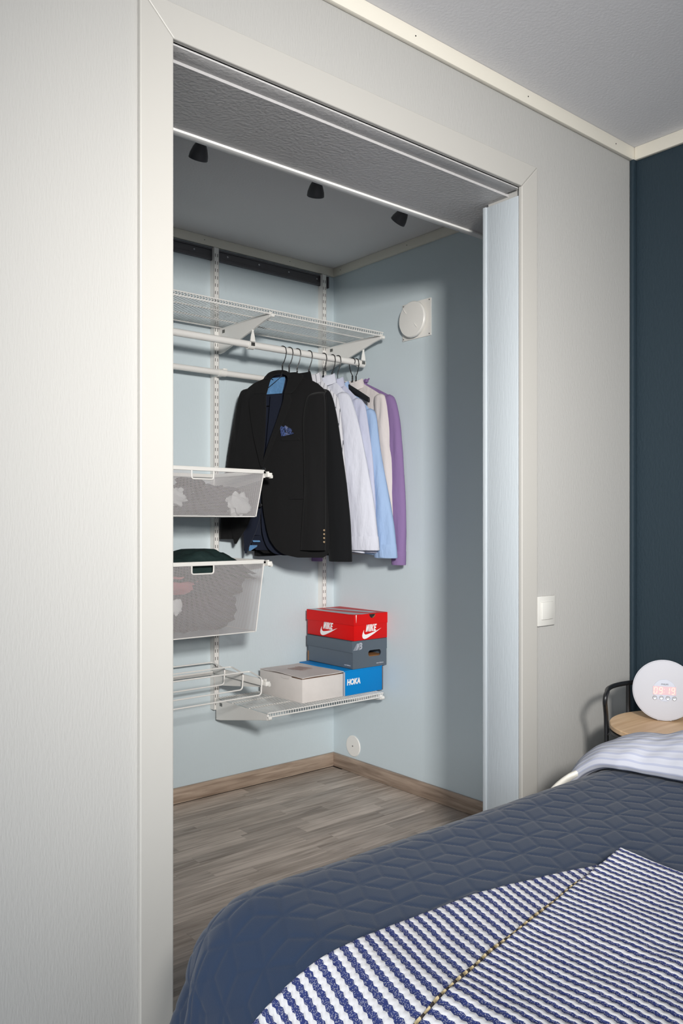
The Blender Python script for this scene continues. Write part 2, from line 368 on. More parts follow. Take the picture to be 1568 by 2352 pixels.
# ventilation valve on the closet side wall
vy, vz = 2.508, 2.047
v = thing('air_vent', (XR,vy,vz), 'round white air valve on a square plate high on the blue closet wall', 'vent')
MB().bbox((XR-.006,vy-.086,vz-.080),(XR+.001,vy+.086,vz+.080), .002).build('plate', 'white_plastic', v)
Mv = frame((XR-.005,vy+.012,vz), (0,-1,0), (0,0,1)); Mv = Mv
MB().lathe([(.05,0),(.05,.022)], frame((XR-.005,vy+.004,vz), (0,-1,0), (0,0,1)), 32).build('neck', 'dark', v) if False else None
fx = frame((XR-.004,vy+.004,vz), (0,0,1), (0,1,0))   # local z points into the closet (-x)
MB().lathe([(.060,-.001),(.060,.012)], fx, 40).build('valve_neck', 'dark', v)
dv = MB().lathe([(.074,.012),(.0775,.016),(.0775,.024),(.074,.0285),(.05,.031),(.001,.0325)], fx, 56).build('disc', 'white_plastic', v)
for a_, rr in ((142,.055),(-38,.05)):
    c = fx @ Vector((0,0,.0305)); p = fx @ Vector((rr*math.sin(math.radians(a_)), -rr*math.cos(math.radians(a_)), .031))
for (sy, sz) in ((.040,.038),(-.024,-.030)):
    MB().tube([(XR-.0345,vy+sy+.008,vz+sz+.010),(XR-.0372,vy+sy,vz+sz),(XR-.0345,vy+sy-.008,vz+sz-.010)], .002, 6).build('ridge', 'white_plastic', v)
for sy in (-1,1):
    for sz in (-1,1): MB().lathe([(.0028,0),(.0028,.0012)], frame((XR-.0055,vy+sy*.078,vz+sz*.072), (0,0,1), (0,1,0)), 10).build('screw', 'grey_rail', v)
# round blank cover low on the closet side wall
pc = thing('blank_cover', (XR,2.928,.124), 'small round white blanking cover just above the closet skirting', 'cover plate')
fx2 = frame((XR,2.928,.124), (0,0,1), (0,1,0))
MB().lathe([(.049,-.001),(.049,.003),(.047,.005),(.001,.0058)], fx2, 48).build('disc', 'white_plastic', pc)
MB().lathe([(.0035,.005),(.0035,.0066),(.0015,.0068)], fx2, 12).build('screw', 'steel', pc)

# ceiling spots
def spot(x, y, yawd, tiltd, label):
    t = thing('spotlight', (x,y,CE), label, 'spotlight', 'spotlights on the closet ceiling')
    MB().lathe([(.028,0),(.028,-.006),(.024,-.010),(.006,-.011)], Matrix.Translation((x,y,CE)), 28).build('base', 'lamp', t)
    MB().tube([(x,y,CE-.009),(x,y,CE-.034)], .005, 10).build('stem', 'steel', t)
    R = Matrix.Rotation(math.radians(yawd), 4, 'Z') @ Matrix.Rotation(math.radians(tiltd), 4, 'Y')
    Mh = Matrix.Translation((x,y,CE-.038)) @ R
    MB().lathe([(.006,.012),(.013,.010),(.014,-.010),(.018,-.016),(.023,-.026),(.029,-.045),(.0305,-.058),(.0295,-.060),(.0275,-.057),(.020,-.040),(.002,-.036)], Mh, 28).build('head', 'lamp', t)
    MB().tube([Mh@Vector((0,.016,-.004)),Mh@Vector((0,.017,.012)),(x,y,CE-.028),Mh@Vector((0,-.017,.012)),Mh@Vector((0,-.016,-.004))], .002, 6).build('bracket', 'steel', t)
    MB().lathe([(.024,-.050),(.022,-.053),(.002,-.054)], Mh, 24).build('bulb', 'chrome', t)
spot(1.305, 2.236, 80, -36, 'dark closet ceiling spotlight nearest the left door casing')
spot(1.757, 2.233, 60, -36, 'dark closet ceiling spotlight in the middle, above the black blazer')
spot(2.182, 2.227, 96, -46, 'dark closet ceiling spotlight nearest the right wall, half hidden by the lintel')

# ------------------------------------------------------------------ hanging rail and uprights
rl = thing('wall_rail', (1.3,YB,2.33), 'dark grey metal hanging rail screwed under the closet ceiling', 'rail')
MB().bbox((.35,YB-.012,2.302),(2.472,YB,2.352), .002).bbox((.35,YB-.017,2.302),(2.472,YB-.010,2.316), .001).bbox((.35,YB-.017,2.344),(2.472,YB-.010,2.352), .001).build('rail_profile', 'grey_rail', rl)
MB().bbox((2.468,YB-.024,2.296),(2.476,YB-.004,2.350), .001).build('rail_hook', 'grey_rail', rl)
for k in range(13):
    x = 2.41-k*.165
    MB().lathe([(.0045,0),(.0045,.002),(.002,.003)], frame((x,YB-.0118,2.330), (1,0,0), (0,0,1)) , 10).build('screw', 'chrome', rl)
UX = (1.256, 1.848, 2.440)
def upright(x, z0, label):
    t = thing('wall_upright', (x,YB,z0), label, 'wall upright', 'white slotted uprights')
    y0, y1 = YB-.032, YB-.0175
    mb = MB(); mb.bbox((x-.0125,y0,z0),(x+.0125,y0+.0015,2.352), .0005)
    mb.box((x-.0125,y0,z0),(x-.011,YB-.0005 if False else y1+.017,2.30)); mb.box((x+.011,y0,z0),(x+.0125,y1+.017,2.30))
    mb.box((x-.0125,y0,2.30),(x-.011,y1,2.352)); mb.box((x+.011,y0,2.30),(x+.0125,y1,2.352))
    mb.build('channel', 'white_metal', t, smooth=False)
    sl = MB(); z = z0+.02
    while z < 2.34:
        for s_ in (-1,1): sl.box((x+s_*.0055-.0012,y0-.0004,z),(x+s_*.0055+.0012,y0+.0004,z+.014))
        z += .032
    sl.build('slots', 'dark', t, smooth=False, kind='stuff')
    return t
upright(UX[0], .372, 'white slotted wall upright behind the door casing, carrying the basket runners')
upright(UX[1], .372, 'white slotted wall upright left of the black blazer, beside the mesh baskets')
upright(UX[2], .372, 'white slotted wall upright near the corner, above the shoe boxes')

def bracket(x, z, depth, drop, label, w_=.010):
    """flat sided shelf bracket: deep at the wall, slim at the tip"""
    t = thing('shelf_bracket', (x,YB-.034,z), label, 'shelf bracket', 'white shelf brackets')
    yr = YB-.034; yt = yr-depth
    prof = [(yr,z),(yt,z),(yt-.003,z-.006),(yt,z-.022),(yt+.05,z-.030),(yr-.03,z-drop),(yr,z-drop-.002)]
    Mx = Matrix(((0,0,1,x-w_/2),(1,0,0,0),(0,1,0,0),(0,0,0,1)))
    o = MB().prism(prof, Mx, w_).build('bracket_plate', 'white_metal', t, smooth=False)
    bv = o.modifiers.new('b', 'BEVEL'); bv.width = .0012; bv.segments = 1
    MB().tube([(x-.004,yt-.002,z-.014),(x+.012,yt-.002,z-.014)], .008, 14).build('end_cap', 'white_plastic', t)
    MB().box((x-w_/2-.0006,yr-.050,z-.024),(x-w_/2+.0004,yr-.030,z-.010)).build('label_sticker', 'steel', t, smooth=False)
    return t
def wire_shelf(name, x0, x1, z, label, rods, upl=True):
    """wires front to back, resting on lengthwise rods, with a double-wire front lip"""
    t = thing(name, ((x0+x1)/2,2.86,z), label, 'wire shelf', 'white wire shelves')
    yf, yb = 2.660, YB-.036
    wm = MB(); n = int((x1-x0)/.0125)
    for i in range(n+1):
        x = x0+.002+(x1-x0-.004)*i/n
        wm.tube([(x,yb,z),(x,yf+.002,z),(x,yf,z-.002),(x,yf,z-.0165)], .0013, 5)
    wm.build('wires', 'white_metal', t, kind='stuff')
    for (y_, z_, r_) in rods: MB().tube([(x0,y_,z+z_),(x1,y_,z+z_)], r_, 8).build('rod', 'white_metal', t)
    return t
RODS = [(2.6575,-.0015,.0026),(2.6575,-.0175,.0030),(2.790,-.0042,.0028),(2.915,-.0042,.0028),(3.034,-.0042,.0028)]
wire_shelf('wire_shelf', 1.25, 2.462, 2.012, 'long white wire shelf under the closet ceiling', RODS)
wire_shelf('wire_shelf', 1.845, 2.462, .425, 'short white wire shelf carrying the shoe boxes', RODS)
for x, l in ((UX[0],'top wire shelf bracket hidden behind the door casing'),(UX[1]+.014,'white bracket under the middle of the top wire shelf'),(UX[2]+.014,'white bracket under the right end of the top wire shelf')):
    bracket(x, 2.004, .382, .105, l)
bracket(UX[1]+.001, .4175, .382, .085, 'white bracket at the left end of the lower wire shelf')
bracket(UX[2]+.012, .4175, .382, .085, 'white bracket under the shoe boxes at the right end of the lower shelf')

# ------------------------------------------------------------------ clothes rods
RY, RZ, RR = 2.805, 1.898, .0145
MB_r = MB().tube([(1.15,RY,RZ),(2.470,RY,RZ)], RR, 20)
tag(MB_r.build('clothes_rod', 'white_metal'), 'white round clothes rod with garments hanging on it', 'clothes rod', 'white clothes rods')
for x, l in ((UX[0],'rod hook behind the door casing under the top shelf'),(UX[1]+.014,'white plastic rod hook in the middle of the clothes rod'),(UX[2]+.020,'white plastic rod hook at the right end of the clothes rod')):
    t = thing('rod_hook', (x,RY,RZ), l, 'rod hook', 'rod hooks')
    hk = arc((x,RY,RZ), RR+.0035, 200, -20, 12, (0,1,0), (0,0,-1))
    pts = [(x,RY+.006,RZ+.055),(x,RY+.010,RZ+.040),(x,RY+.016,RZ+.024),(x,RY+.0185,RZ+.008)]
    band = MB(); n = 15; th = .003
    ring = [( -.5+ k/6) for k in range(7)]
    P = []
    for k in range(n):
        a = math.radians(-20+220*k/(n-1)); P.append([(x+wq, RY+(RR+.0012)*math.cos(a), RZ-(RR+.0012)*math.sin(a)) for wq in (-.014,.014)]+[(x+wq, RY+(RR+.005)*math.cos(a), RZ-(RR+.005)*math.sin(a)) for wq in (.014,-.014)])
    band.grid(P, closed_u=True); band.f += [(0,1,2,3), tuple(len(P)*4-4+q for q in (3,2,1,0))]
    band.build('cradle', 'white_plastic', t)
    MB().prism([(-.012,.010),(.012,.010),(.009,.030),(.004,.050),(.005,.062),(-.005,.062),(-.004,.050),(-.009,.030)], Matrix(((1,0,0,x),(0,0,1,RY-RR-.0050),(0,1,0,RZ),(0,0,0,1))), .0035).build('arm', 'white_plastic', t, smooth=False)
    MB().bbox((x-.009,RY-RR-.0072,RZ-.008),(x+.009,RY-RR-.0040,RZ+.006), .0008).build('grip', 'steel', t)
R2Y, R2Z = 3.0, 1.809
tag(MB().tube([(1.15,R2Y,R2Z),(2.36,R2Y,R2Z)], .0125, 18).build('clothes_rod', 'white_metal'), 'white rod close to the back wall, running behind the black blazer', 'clothes rod', 'white clothes rods')
for x, l in ((UX[1],'white clip holding the rear rod to the upright beside the blazer'),(UX[0],'white clip holding the rear rod behind the door casing')):
    t = thing('rod_clip', (x,R2Y,R2Z), l, 'rod clip', 'rear rod clips')
    MB().tube([(x-.017,R2Y,R2Z),(x+.017,R2Y,R2Z)], .0155, 18).build('collar', 'white_plastic', t)
    MB().bbox((x-.015,R2Y+.012,R2Z-.012),(x+.015,YB-.032,R2Z+.018), .002).build('arm', 'white_plastic', t)
    MB().bbox((x+.004,R2Y-.006,R2Z+.012),(x+.024,R2Y+.010,R2Z+.020), .002).build('latch', 'white_plastic', t)

# ------------------------------------------------------------------ pull-out mesh baskets
XC = (UX[0]+UX[1])/2 -.003
def blob(mb, c, s, seed, amp=.35, fr=2.2, nu=26, nv=16):
    P = []
    for i in range(nv+1):
        ph = math.pi*i/nv; r_ = []
        for j in range(nu):
            th = 2*math.pi*j/nu; d = Vector((math.sin(ph)*math.cos(th), math.sin(ph)*math.sin(th), math.cos(ph)))
            d = Vector([math.copysign(abs(q)**.75, q) for q in d]); k = 1+amp*noise.noise(d*fr+Vector((seed*7.1,seed,0)))+amp*.35*noise.noise(d*fr*3+Vector((seed,3,seed)))
            r_.append((c[0]+d.x*s[0]*k, c[1]+d.y*s[1]*k, c[2]+d.z*s[2]*k))
        P.append(r_)
    return mb.grid(P, closed_u=True)
def basket(z, h, label, rx=.030, bx=.030):
    y0, y1 = 2.650, 3.018; hw = .274; tp = rx
    t = thing('mesh_basket', (XC,(y0+y1)/2,z-h), label, 'basket', 'white mesh drawers')
    def sheet(A, B, nm='mesh_wall'):     # A->B along top, down to the tapered bottom
        pass
    top = [(XC-hw,y0),(XC+hw,y0),(XC+hw,y1),(XC-hw,y1)]; bot = [(XC-hw+tp,y0+.012),(XC+hw-tp,y0+.012),(XC+hw-tp,y1-.012),(XC-hw+tp,y1-.012)]
    nx = 24
    hx0, hx1 = XC-.045, XC+.047; hz = z-.039       # hand hole in the front
    def lerp(a, b, k): return a+(b-a)*k
    for s_ in range(4):
        a, b = top[s_], top[(s_+1) % 4]; c, d = bot[s_], bot[(s_+1) % 4]; mb = MB()
        def q(u, v_):
            p = (lerp(a[0],b[0],u), lerp(a[1],b[1],u)); r = (lerp(c[0],d[0],u), lerp(c[1],d[1],u)); return (lerp(p[0],r[0],v_), lerp(p[1],r[1],v_), z-h*v_)
        ln = math.hypot(b[0]-a[0], b[1]-a[1])
        def quad(u0, u1, v0, v1):
            P = [[q(u0+(u1-u0)*i/6, v0+(v1-v0)*j/4) for i in range(7)] for j in range(5)]; A = [[((u0+(u1-u0)*i/6)*ln, (v0+(v1-v0)*j/4)*h, 0) for i in range(7)] for j in range(5)]
            mb.grid(P, at=A)
        if s_ == 0:
            u0 = (hx0-a[0])/ln; u1 = (hx1-a[0])/ln; vh = .040/h
            quad(0,u0,0,1); quad(u1,1,0,1); quad(u0,u1,vh,1)
        else: quad(0,1,0,1)
        mb.build('mesh_wall', 'mesh', t, attr=True, smooth=False)
    mb = MB(); P = [[(lerp(bot[0][0],bot[1][0],i/6), lerp(y0+.012,y1-.012,j/4), z-h) for i in range(7)] for j in range(5)]
    mb.grid(P, at=[[(i/6*.5, j/4*.35, 0) for i in range(7)] for j in range(5)]); mb.build('mesh_bottom', 'mesh', t, attr=True, smooth=False)
    # folded rim, bottom hem and corner hems
    for a, b in zip(top, top[1:]+top[:1]):
        lo = (min(a[0],b[0])-.006, min(a[1],b[1])-.005, z-.009); hi = (max(a[0],b[0])+.006, max(a[1],b[1])+.005, z+.002)
        MB().bbox(lo, hi, .0016).build('rim', 'white_metal', t)
        MB().tube([(a[0],a[1],z+.0035),(b[0],b[1],z+.0035)], .0028, 8).build('rim_bead', 'white_metal', t)
    MB().tube(soft([bot[0]+(z-h,),bot[1]+(z-h,),bot[2]+(z-h,),bot[3]+(z-h,),bot[0]+(z-h,)], .012), .0022, 6).build('bottom_hem', 'white_metal', t)
    for a, b in zip(top, bot): MB().tube([a+(z,), b+(z-h,)], .0022, 6).build('corner_hem', 'white_metal', t)
    yy = y0-.001
    MB().tube(soft([(hx0,yy,z-.006),(hx0,yy+.001,hz),(hx1,yy+.001,hz),(hx1,yy,z-.006)], .010), .0030, 8).build('handle', 'white_metal', t)
    # runner brackets fixed to the uprights
    for x, sd in ((UX[1],-1),(UX[0],1)):
        r = thing('drawer_runner', (x,YB-.034,z), '%s drawer runner of the %s' % ('right' if sd < 0 else 'left, hidden', 'upper mesh basket' if z > 1.2 else 'lower mesh basket'), 'drawer runner', 'drawer runners')
        MB().bbox((x-.010,2.690,z-.022),(x+.010,YB-.034,z-.004), .002).build('channel', 'white_metal', r)
        prof = [(YB-.034,z-.02),(2.70,z-.02),(2.70,z-.030),(YB-.034,z-.075)]
        MB().prism(prof, Matrix(((0,0,1,x-.004),(1,0,0,0),(0,1,0,0),(0,0,0,1))), .003).build('support_plate', 'white_metal', r, smooth=False)
        MB().bbox((x+.006,2.668,z-.020),(x+.028,2.700,z-.002), .003).bbox((x+.022,2.672,z-.024),(x+.034,2.690,z-.010), .003).bbox((x+.010,2.676,z-.002),(x+.018,2.694,z+.003), .001).build('end_clip', 'white_plastic', r)
    return t
basket(1.372, .176, 'shallow white mesh basket, the upper of the two, with pale laundry')
basket(1.022, .272, 'deep white mesh basket, the lower of the two, heaped with a dark green garment')
def laundry(c, s, seed, m, label, **k):
    mb = MB(); blob(mb, c, s, seed, **k); return tag(mb.build('folded_garment', m, angle=80), label, 'clothing', 'laundry in the mesh baskets')
laundry((1.60,2.83,1.232), (.20,.12,.030), 1, 'grey_cloth', 'grey crumpled clothes seen through the mesh of the upper basket')
laundry((1.70,2.80,1.262), (.085,.09,.055), 2, 'grey_cloth', 'grey bundle on the right in the upper mesh basket')
laundry((1.48,2.82,1.262), (.12,.10,.050), 3, 'grey_cloth', 'grey bundle on the left in the upper mesh basket')
laundry((1.735,2.700,1.245), (.045,.022,.040), 4, 'pale_cloth', 'white sock behind the mesh at the right of the upper basket', amp=.5)
laundry((1.46,2.697,1.265), (.038,.020,.030), 5, 'pale_cloth', 'white sock behind the mesh at the left of the upper basket', amp=.5)
laundry((1.575,2.79,1.318), (.055,.05,.026), 6, 'black_laundry', 'small black garment showing in the hand hole of the upper basket')
laundry((1.555,2.82,.830), (.215,.145,.075), 11, 'grey_cloth', 'grey clothes at the bottom of the lower mesh basket', amp=.2)
laundry((1.70,2.80,.945), (.088,.12,.062), 16, 'grey_cloth', 'grey bundle at the right behind the mesh of the lower basket', amp=.2)
laundry((1.53,2.83,.930), (.17,.13,.060), 12, 'grey_cloth', 'grey clothes below the green garment in the lower basket', amp=.25)
laundry((1.46,2.715,.955), (.085,.035,.045), 13, 'pink_cloth', 'pink garment at the upper left behind the mesh of the lower basket')
laundry((1.455,2.675,.865), (.022,.006,.026), 14, 'pale_cloth', 'small white cloth tag behind the mesh of the lower basket')
# green heap: a rumpled sheet that stands above the rim
gh = MB(); P = []
for i in range(41):
    r_ = []
    for j in range(25):
        x = 1.300+i/40*.505; yy = 2.672+j/24*.32; ex = 1-abs((i-20)/20)**7; ey = 1-abs((j-13)/13)**3 if j < 26 else 0; ey = max(0, ey)
        prof = (.72+.28*math.exp(-((x-1.60)/.15)**2))*max(0, ex)*max(0, 1-abs((j-12)/12)**3.5)
        zz = .975 + .075*prof + .028*prof*math.exp(-((x-1.66)/.12)**2) + .016*nz(x*14,yy*14,4)*prof+.008*nz(x*35,yy*25,9)
        r_.append((x, yy, min(zz, 1.07)))
    P.append(r_)
gh.grid(P); Pb = [[(p[0],p[1],p[2]-.02-.03*0) for p in r] for r in P]; gh.grid([list(reversed(r)) for r in Pb])
tag(gh.build('folded_garment', 'green_cloth', angle=80), 'dark green rumpled garment heaped above the rim of the lower basket', 'clothing', 'laundry in the mesh baskets')

# ------------------------------------------------------------------ pull-out wire shoe rack
rk = thing('shoe_rack', (XC,2.85,.49), 'white pull-out wire shoe rack under the baskets', 'shoe rack')
rx0, rx1 = 1.275, 1.820
for (yt, yb_) in ((3.030,2.933),(2.885,2.794),(2.746,2.660)):
    dz = .0
    loop = [(rx0,yb_,.497),(rx1-.004,yb_,.500),(rx1,yb_,.565),(rx1,yt,.580),(rx0,yt,.580),(rx0,yb_,.565),(rx0,yb_,.500)]
    MB().tube(soft(loop, .014), .0030, 8).build('wire_loop', 'white_metal', rk)
MB().bbox((rx0,3.026,.527),(rx1,3.034,.543), .002).build('back_bar', 'white_metal', rk)
for x in (rx0+.004, rx1+.006):
    MB().bbox((x-.004,2.672,.534),(x+.004,3.034,.560), .0015).build('side_rail', 'white_metal', rk)
for x in (UX[0]+.006, UX[1]-.006):
    sd = 'right' if x > 1.5 else 'left, hidden'
    r = thing('drawer_runner', (x,YB-.034,.53), '%s drawer runner of the wire shoe rack' % sd, 'drawer runner', 'drawer runners')
    MB().bbox((x-.005,2.690,.530),(x+.006,YB-.034,.552), .002).build('channel', 'white_metal', r)
    MB().prism([(YB-.034,.531),(2.70,.531),(2.70,.522),(YB-.034,.478)], Matrix(((0,0,1,x-.004),(1,0,0,0),(0,1,0,0),(0,0,0,1))), .004).build('support_plate', 'white_metal', r, smooth=False)
    MB().bbox((x+.002,2.668,.528),(x+.024,2.700,.546), .003).bbox((x+.018,2.672,.524),(x+.030,2.690,.538), .003).bbox((x+.008,2.676,.546),(x+.012,2.694,.556), .001).build('end_clip', 'white_plastic', r)

# ------------------------------------------------------------------ boxes on the lower shelf
def swoosh():
    # outline in units of its width
    up = [(0,.12),(-.012,.20),(.01,.31),(.06,.44),(.085,.48)]
    a = [(.085,.48),(.07,.36),(.10,.27),(.17,.235),(.26,.245),(.5,.31),(.72,.375),(1.0,.50)]
    b = [(1.0,.50),(.62,.25),(.30,.075),(.19,.03),(.10,.02),(.03,.055),(0,.12)]
    return up[:-1]+a+b[1:-1]
def rot_box(cx, cy, z0, sx, sy, sz, yawd):
    return Matrix.Translation((cx,cy,z0)) @ Matrix.Rotation(math.radians(yawd), 4, 'Z')
def xbox(mb, M4, lo, hi, r=.0012):
    b = MB().bbox(lo, hi, r); mb.add([M4@Vector(p) for p in b.v], b.f); return mb
Z0 = .4270
# white carton
Wm = Matrix.Translation((2.048,2.700,Z0)) @ Matrix.Rotation(math.radians(.8), 4, 'Z')
wb = thing('cardboard_box', (2.16,2.85,Z0), 'plain white carton with a lifted lid on the lower wire shelf', 'box', 'boxes on the lower shelf')
mb = MB(); xbox(mb, Wm, (0,0,0),(.222,.302,.101)); mb.build('carton', 'white_card', wb)
lid = MB(); P = []
for i in range(13):
    r_ = []
    for j in range(13):
        x = -.001+.224*i/12; y_ = -.003+.306*j/12
        r_.append(Wm@Vector((x, y_, .1045+.004*math.sin(j/12*math.pi)*(1-i/12)+.0035*(i/12)*(1-j/12)+.003*nz(x*9,y_*9))))
    P.append(r_)
lid.grid(P); n0 = len(lid.v); lid.add([Vector(p)-Vector((0,0,.0025)) for p in lid.v], [tuple(reversed(f)) for f in lid.f])
def rim_faces(n, m, off):
    idx = [i*m for i in range(n)]+[(n-1)*m+j for j in range(1,m)]+[i*m+m-1 for i in range(n-2,-1,-1)]+[j for j in range(m-2,0,-1)]
    return [(idx[k], idx[(k+1) % len(idx)], idx[(k+1) % len(idx)]+off, idx[k]+off) for k in range(len(idx))]
lid.f += rim_faces(13,13,n0); lid.build('lid', 'white_card', wb, angle=60)
MB().add([Wm@Vector(p) for p in ((-.0015,.08,.1015),(-.0015,.15,.1015),(-.0022,.14,.088),(-.0022,.09,.088))], [(0,1,2,3)]).build('lid_tab', 'white_card', wb, smooth=False)
eb = MB(); xbox(eb, Wm, (.001,-.0022,.0985),(.221,.001,.1022), .0006); xbox(eb, Wm, (-.0022,.0,.0985),(.001,.070,.1022), .0006); eb.build('cut_edge', 'brown_edge', wb)
sg = MB(); Mt = Wm @ Matrix.Translation((.125,.185,.1084)) @ Matrix.Rotation(math.radians(12), 4, 'Z')
for k in range(5): sg.prism([(-.04+.016*k,-.045+.004*(k%2)),(-.029+.016*k,-.05),(-.031+.016*k,.035-.01*(k%3)),(-.041+.016*k,.03)], Mt, .0006)
sg.build('faded_print', mat('faded_brown_print', (178,158,152), .8), wb, smooth=False)

def shoe_box(cx, cy, z0, sx, sy, sz, yawd, m, label, lidh=None, lidm=None):
    M4 = Matrix.Translation((cx,cy,z0)) @ Matrix.Rotation(math.radians(yawd), 4, 'Z')     # origin at the front-left bottom corner
    t = thing('shoe_box', (cx+sx/2,cy+sy/2,z0), label, 'shoe box', 'boxes on the lower shelf')
    return t, M4
# blue box
hb, Hm = shoe_box(2.2745,2.700,Z0,.226,.315,.108,.6,'blue_card','bright blue shoe box at the bottom of the stack')
mb = MB(); xbox(mb, Hm, (.002,0,0),(.224,.315,.100)); mb.build('tray', 'blue_card', hb)
mb = MB(); xbox(mb, Hm, (.0,.0005,.098),(.2255,.3165,.1085), .0015); xbox(mb, Hm, (-.0005,.001,.085),(.002,.3165,.1075), .0008); mb.build('lid', 'blue_card', hb)
mb = MB(); xbox(mb, Hm, (-.003,-.0022,.0),(.0022,.004,.1035), .0006); mb.build('cut_edge', 'silver_print', hb)
mb = MB(); xbox(mb, Hm, (.2225,-.0012,.0),(.2262,.001,.104), .0004); mb.build('cut_edge', 'brown_edge', hb)
FM = lambda M4, x, z: M4 @ Matrix(((1,0,0,x),(0,0,-1,-.0004),(0,1,0,z),(0,0,0,1)))     # on the front face, text reads from the room
LM = lambda M4, y_, z: M4 @ Matrix(((0,0,-1,-.0004),(-1,0,0,y_),(0,1,0,z),(0,0,0,1)))   # on the left face
hmx = FM(Hm, .052, .056)
text(hb, 'HOKA', hmx, .034, 'white_print', bold=.0016, shear=.12, sx=.78, label='white lettering')
# slate box with a hand hole
nb, Nm = shoe_box(2.322,2.700,Z0+.1098,.198,.325,.122,-.5,'slate','slate grey shoe box with an oval hand hole, between the blue and red boxes')
nw, nh = .198, .118
mb = MB(); 
def holed(mb, x0, x1, z0, z1, hx, hz, hw, hh, y_, th):
    """front board with a stadium hole"""
    n = 24; hole = []
    for k in range(n):
        a = 2*math.pi*k/n; c = math.cos(a); s_ = math.sin(a); hole.append((hx+math.copysign(hw-hh, c)+hh*c if abs(c) > 1e-6 else hx, hz+hh*s_))
    outer = []
    for k in range(n):
        a = 2*math.pi*k/n; c = math.cos(a); s_ = math.sin(a); sc = min((x1-hx)/c if c > 1e-6 else 9e9, (x0-hx)/c if c < -1e-6 else 9e9, (z1-hz)/s_ if s_ > 1e-6 else 9e9, (z0-hz)/s_ if s_ < -1e-6 else 9e9)
        outer.append((hx+c*sc, hz+s_*sc))
    # add the true corners
    ca = []
    for X, Z in ((x1,z1),(x0,z1),(x0,z0),(x1,z0)): ca.append((math.atan2(Z-hz, X-hx) % (2*math.pi), (X,Z)))
    vs = [(x,y_,z) for x,z in outer]+[(x,y_,z) for x,z in hole]+[(x,y_+th,z) for x,z in hole]; fs = []
    base = len(vs); extra = {}
    for a, (X,Z) in ca:
        k = int(a/(2*math.pi)*n) % n; extra[k] = len(vs); vs.append((X,y_,Z))
    for k in range(n):
        l = (k+1) % n
        fs.append((k, extra[k], l, n+l, n+k) if k in extra else (k, l, n+l, n+k)); fs.append((n+k, n+l, 2*n+l, 2*n+k))
    return vs, fs
vs, fs = holed(mb, 0, nw, 0, nh, .127, .060, .038, .014, 0, .003)
mb.add([Nm@Vector(p) for p in vs], fs)
for lo, hi in (((0,.003,0),(.003,.322,nh)),((nw-.003,.003,0),(nw,.322,nh)),((0,.319,0),(nw,.322,nh)),((0,.0005,0),(nw,.322,.003))): xbox(mb, Nm, lo, hi, .0006)
mb.build('tray', 'slate', nb, smooth=False)
mb = MB(); xbox(mb, Nm, (-.0035,-.0006,nh-.048),(.0005,.3255,nh+.003), .0012); xbox(mb, Nm, (-.0035,-.0008,nh-.0005),(nw+.003,.3255,nh+.003), .0012); xbox(mb, Nm, (nw-.0005,0,nh-.045),(nw+.003,.3255,nh+.003), .001); mb.build('lid', 'slate', nb)
mb = MB(); xbox(mb, Nm, (.004,.012,.004),(nw-.004,.316,.048), .006); mb.build('inner_card', 'brown_card', nb)
mb = MB(); xbox(mb, Nm, (-.0012,.316,.0),(.0018,.3225,.045), .0004); mb.build('cut_edge', 'brown_card', nb)
lg = MB(); Fm = FM(Nm, .030, .096)
for k in range(6): lg.prism([(-.027+.0035*k,-.0145+.005*k),(-.0275+.0035*k+.017,-.0145+.005*k),(-.0262+.0035*k+.017,-.0120+.005*k),(-.0262+.0035*k,-.0120+.005*k)], Fm, .0005)
lg.prism([(-.010,-.015),(-.004,-.015),(.002,.002),(.003,-.015),(.009,-.015),(.015,.014),(.009,.014),(.006,-.001),(.002,.014),(-.003,.014)], Fm, .0006)
lg.build('emblem', 'silver_print', nb, smooth=False, label='grey striped letter emblem')
text(nb, 'B', FM(Nm,.042,.0955), .040, 'silver_print', bold=.0016, shear=.2, sx=.85, label='grey emblem letter')
text(nb, 'new balance', FM(Nm,.158,.014), .0085, 'silver_print', bold=.0002, label='small grey lettering')
text(nb, 'new balance', LM(Nm,.036,.014), .0085, 'silver_print', bold=.0002, label='small grey lettering')
# red box
rb, Rm = shoe_box(2.327,2.697,Z0+.2320,.200,.330,.116,.3,'red','red shoe box with white lettering, topmost of the stack')
rw, rh = .200, .108
mb = MB(); xbox(mb, Rm, (0,0,0),(rw,.328,rh-.004)); mb.build('tray', 'red', rb)
# lid with a thumb notch in its front skirt
mb = MB(); z1 = rh+.006; z0_ = z1-.047
xbox(mb, Rm, (-.0035,-.003,z1-.003),(rw+.0035,.331,z1), .0012); xbox(mb, Rm, (-.0035,0,z0_),(0,.331,z1), .001); xbox(mb, Rm, (rw,0,z0_),(rw+.0035,.331,z1), .001)
nx, nr = .104, .0185
poly = [(-.0035,z0_),(rw+.0035,z0_),(rw+.0035,z1)]+[(nx+nr*math.cos(math.radians(a)), z1+nr*.95*math.sin(math.radians(a))) for a in range(0,-181,-20)]+[(-.0035,z1)]
mb.prism(poly, Rm @ Matrix(((1,0,0,0),(0,0,-1,0),(0,1,0,0),(0,0,0,1))), .003); mb.build('lid', 'red', rb, smooth=False)
nt_ = MB(); nt_.prism([(nx+nr*.96*math.cos(math.radians(a)), z1-.0031+nr*.9*math.sin(math.radians(a))) for a in range(0,-181,-20)], Rm @ Matrix(((1,0,0,0),(0,0,-1,-.0022),(0,1,0,0),(0,0,0,1))), .0012); nt_.build('thumb_notch', 'dark', rb, smooth=False)
nt_ = MB(); ring = [(nx+nr*math.cos(math.radians(a)), z1-.001+nr*.95*math.sin(math.radians(a))) for a in range(-90,-11,12)]+[(nx+nr*.8*math.cos(math.radians(a)), z1-.001+nr*.76*math.sin(math.radians(a))) for a in range(-12,-91,-12)]
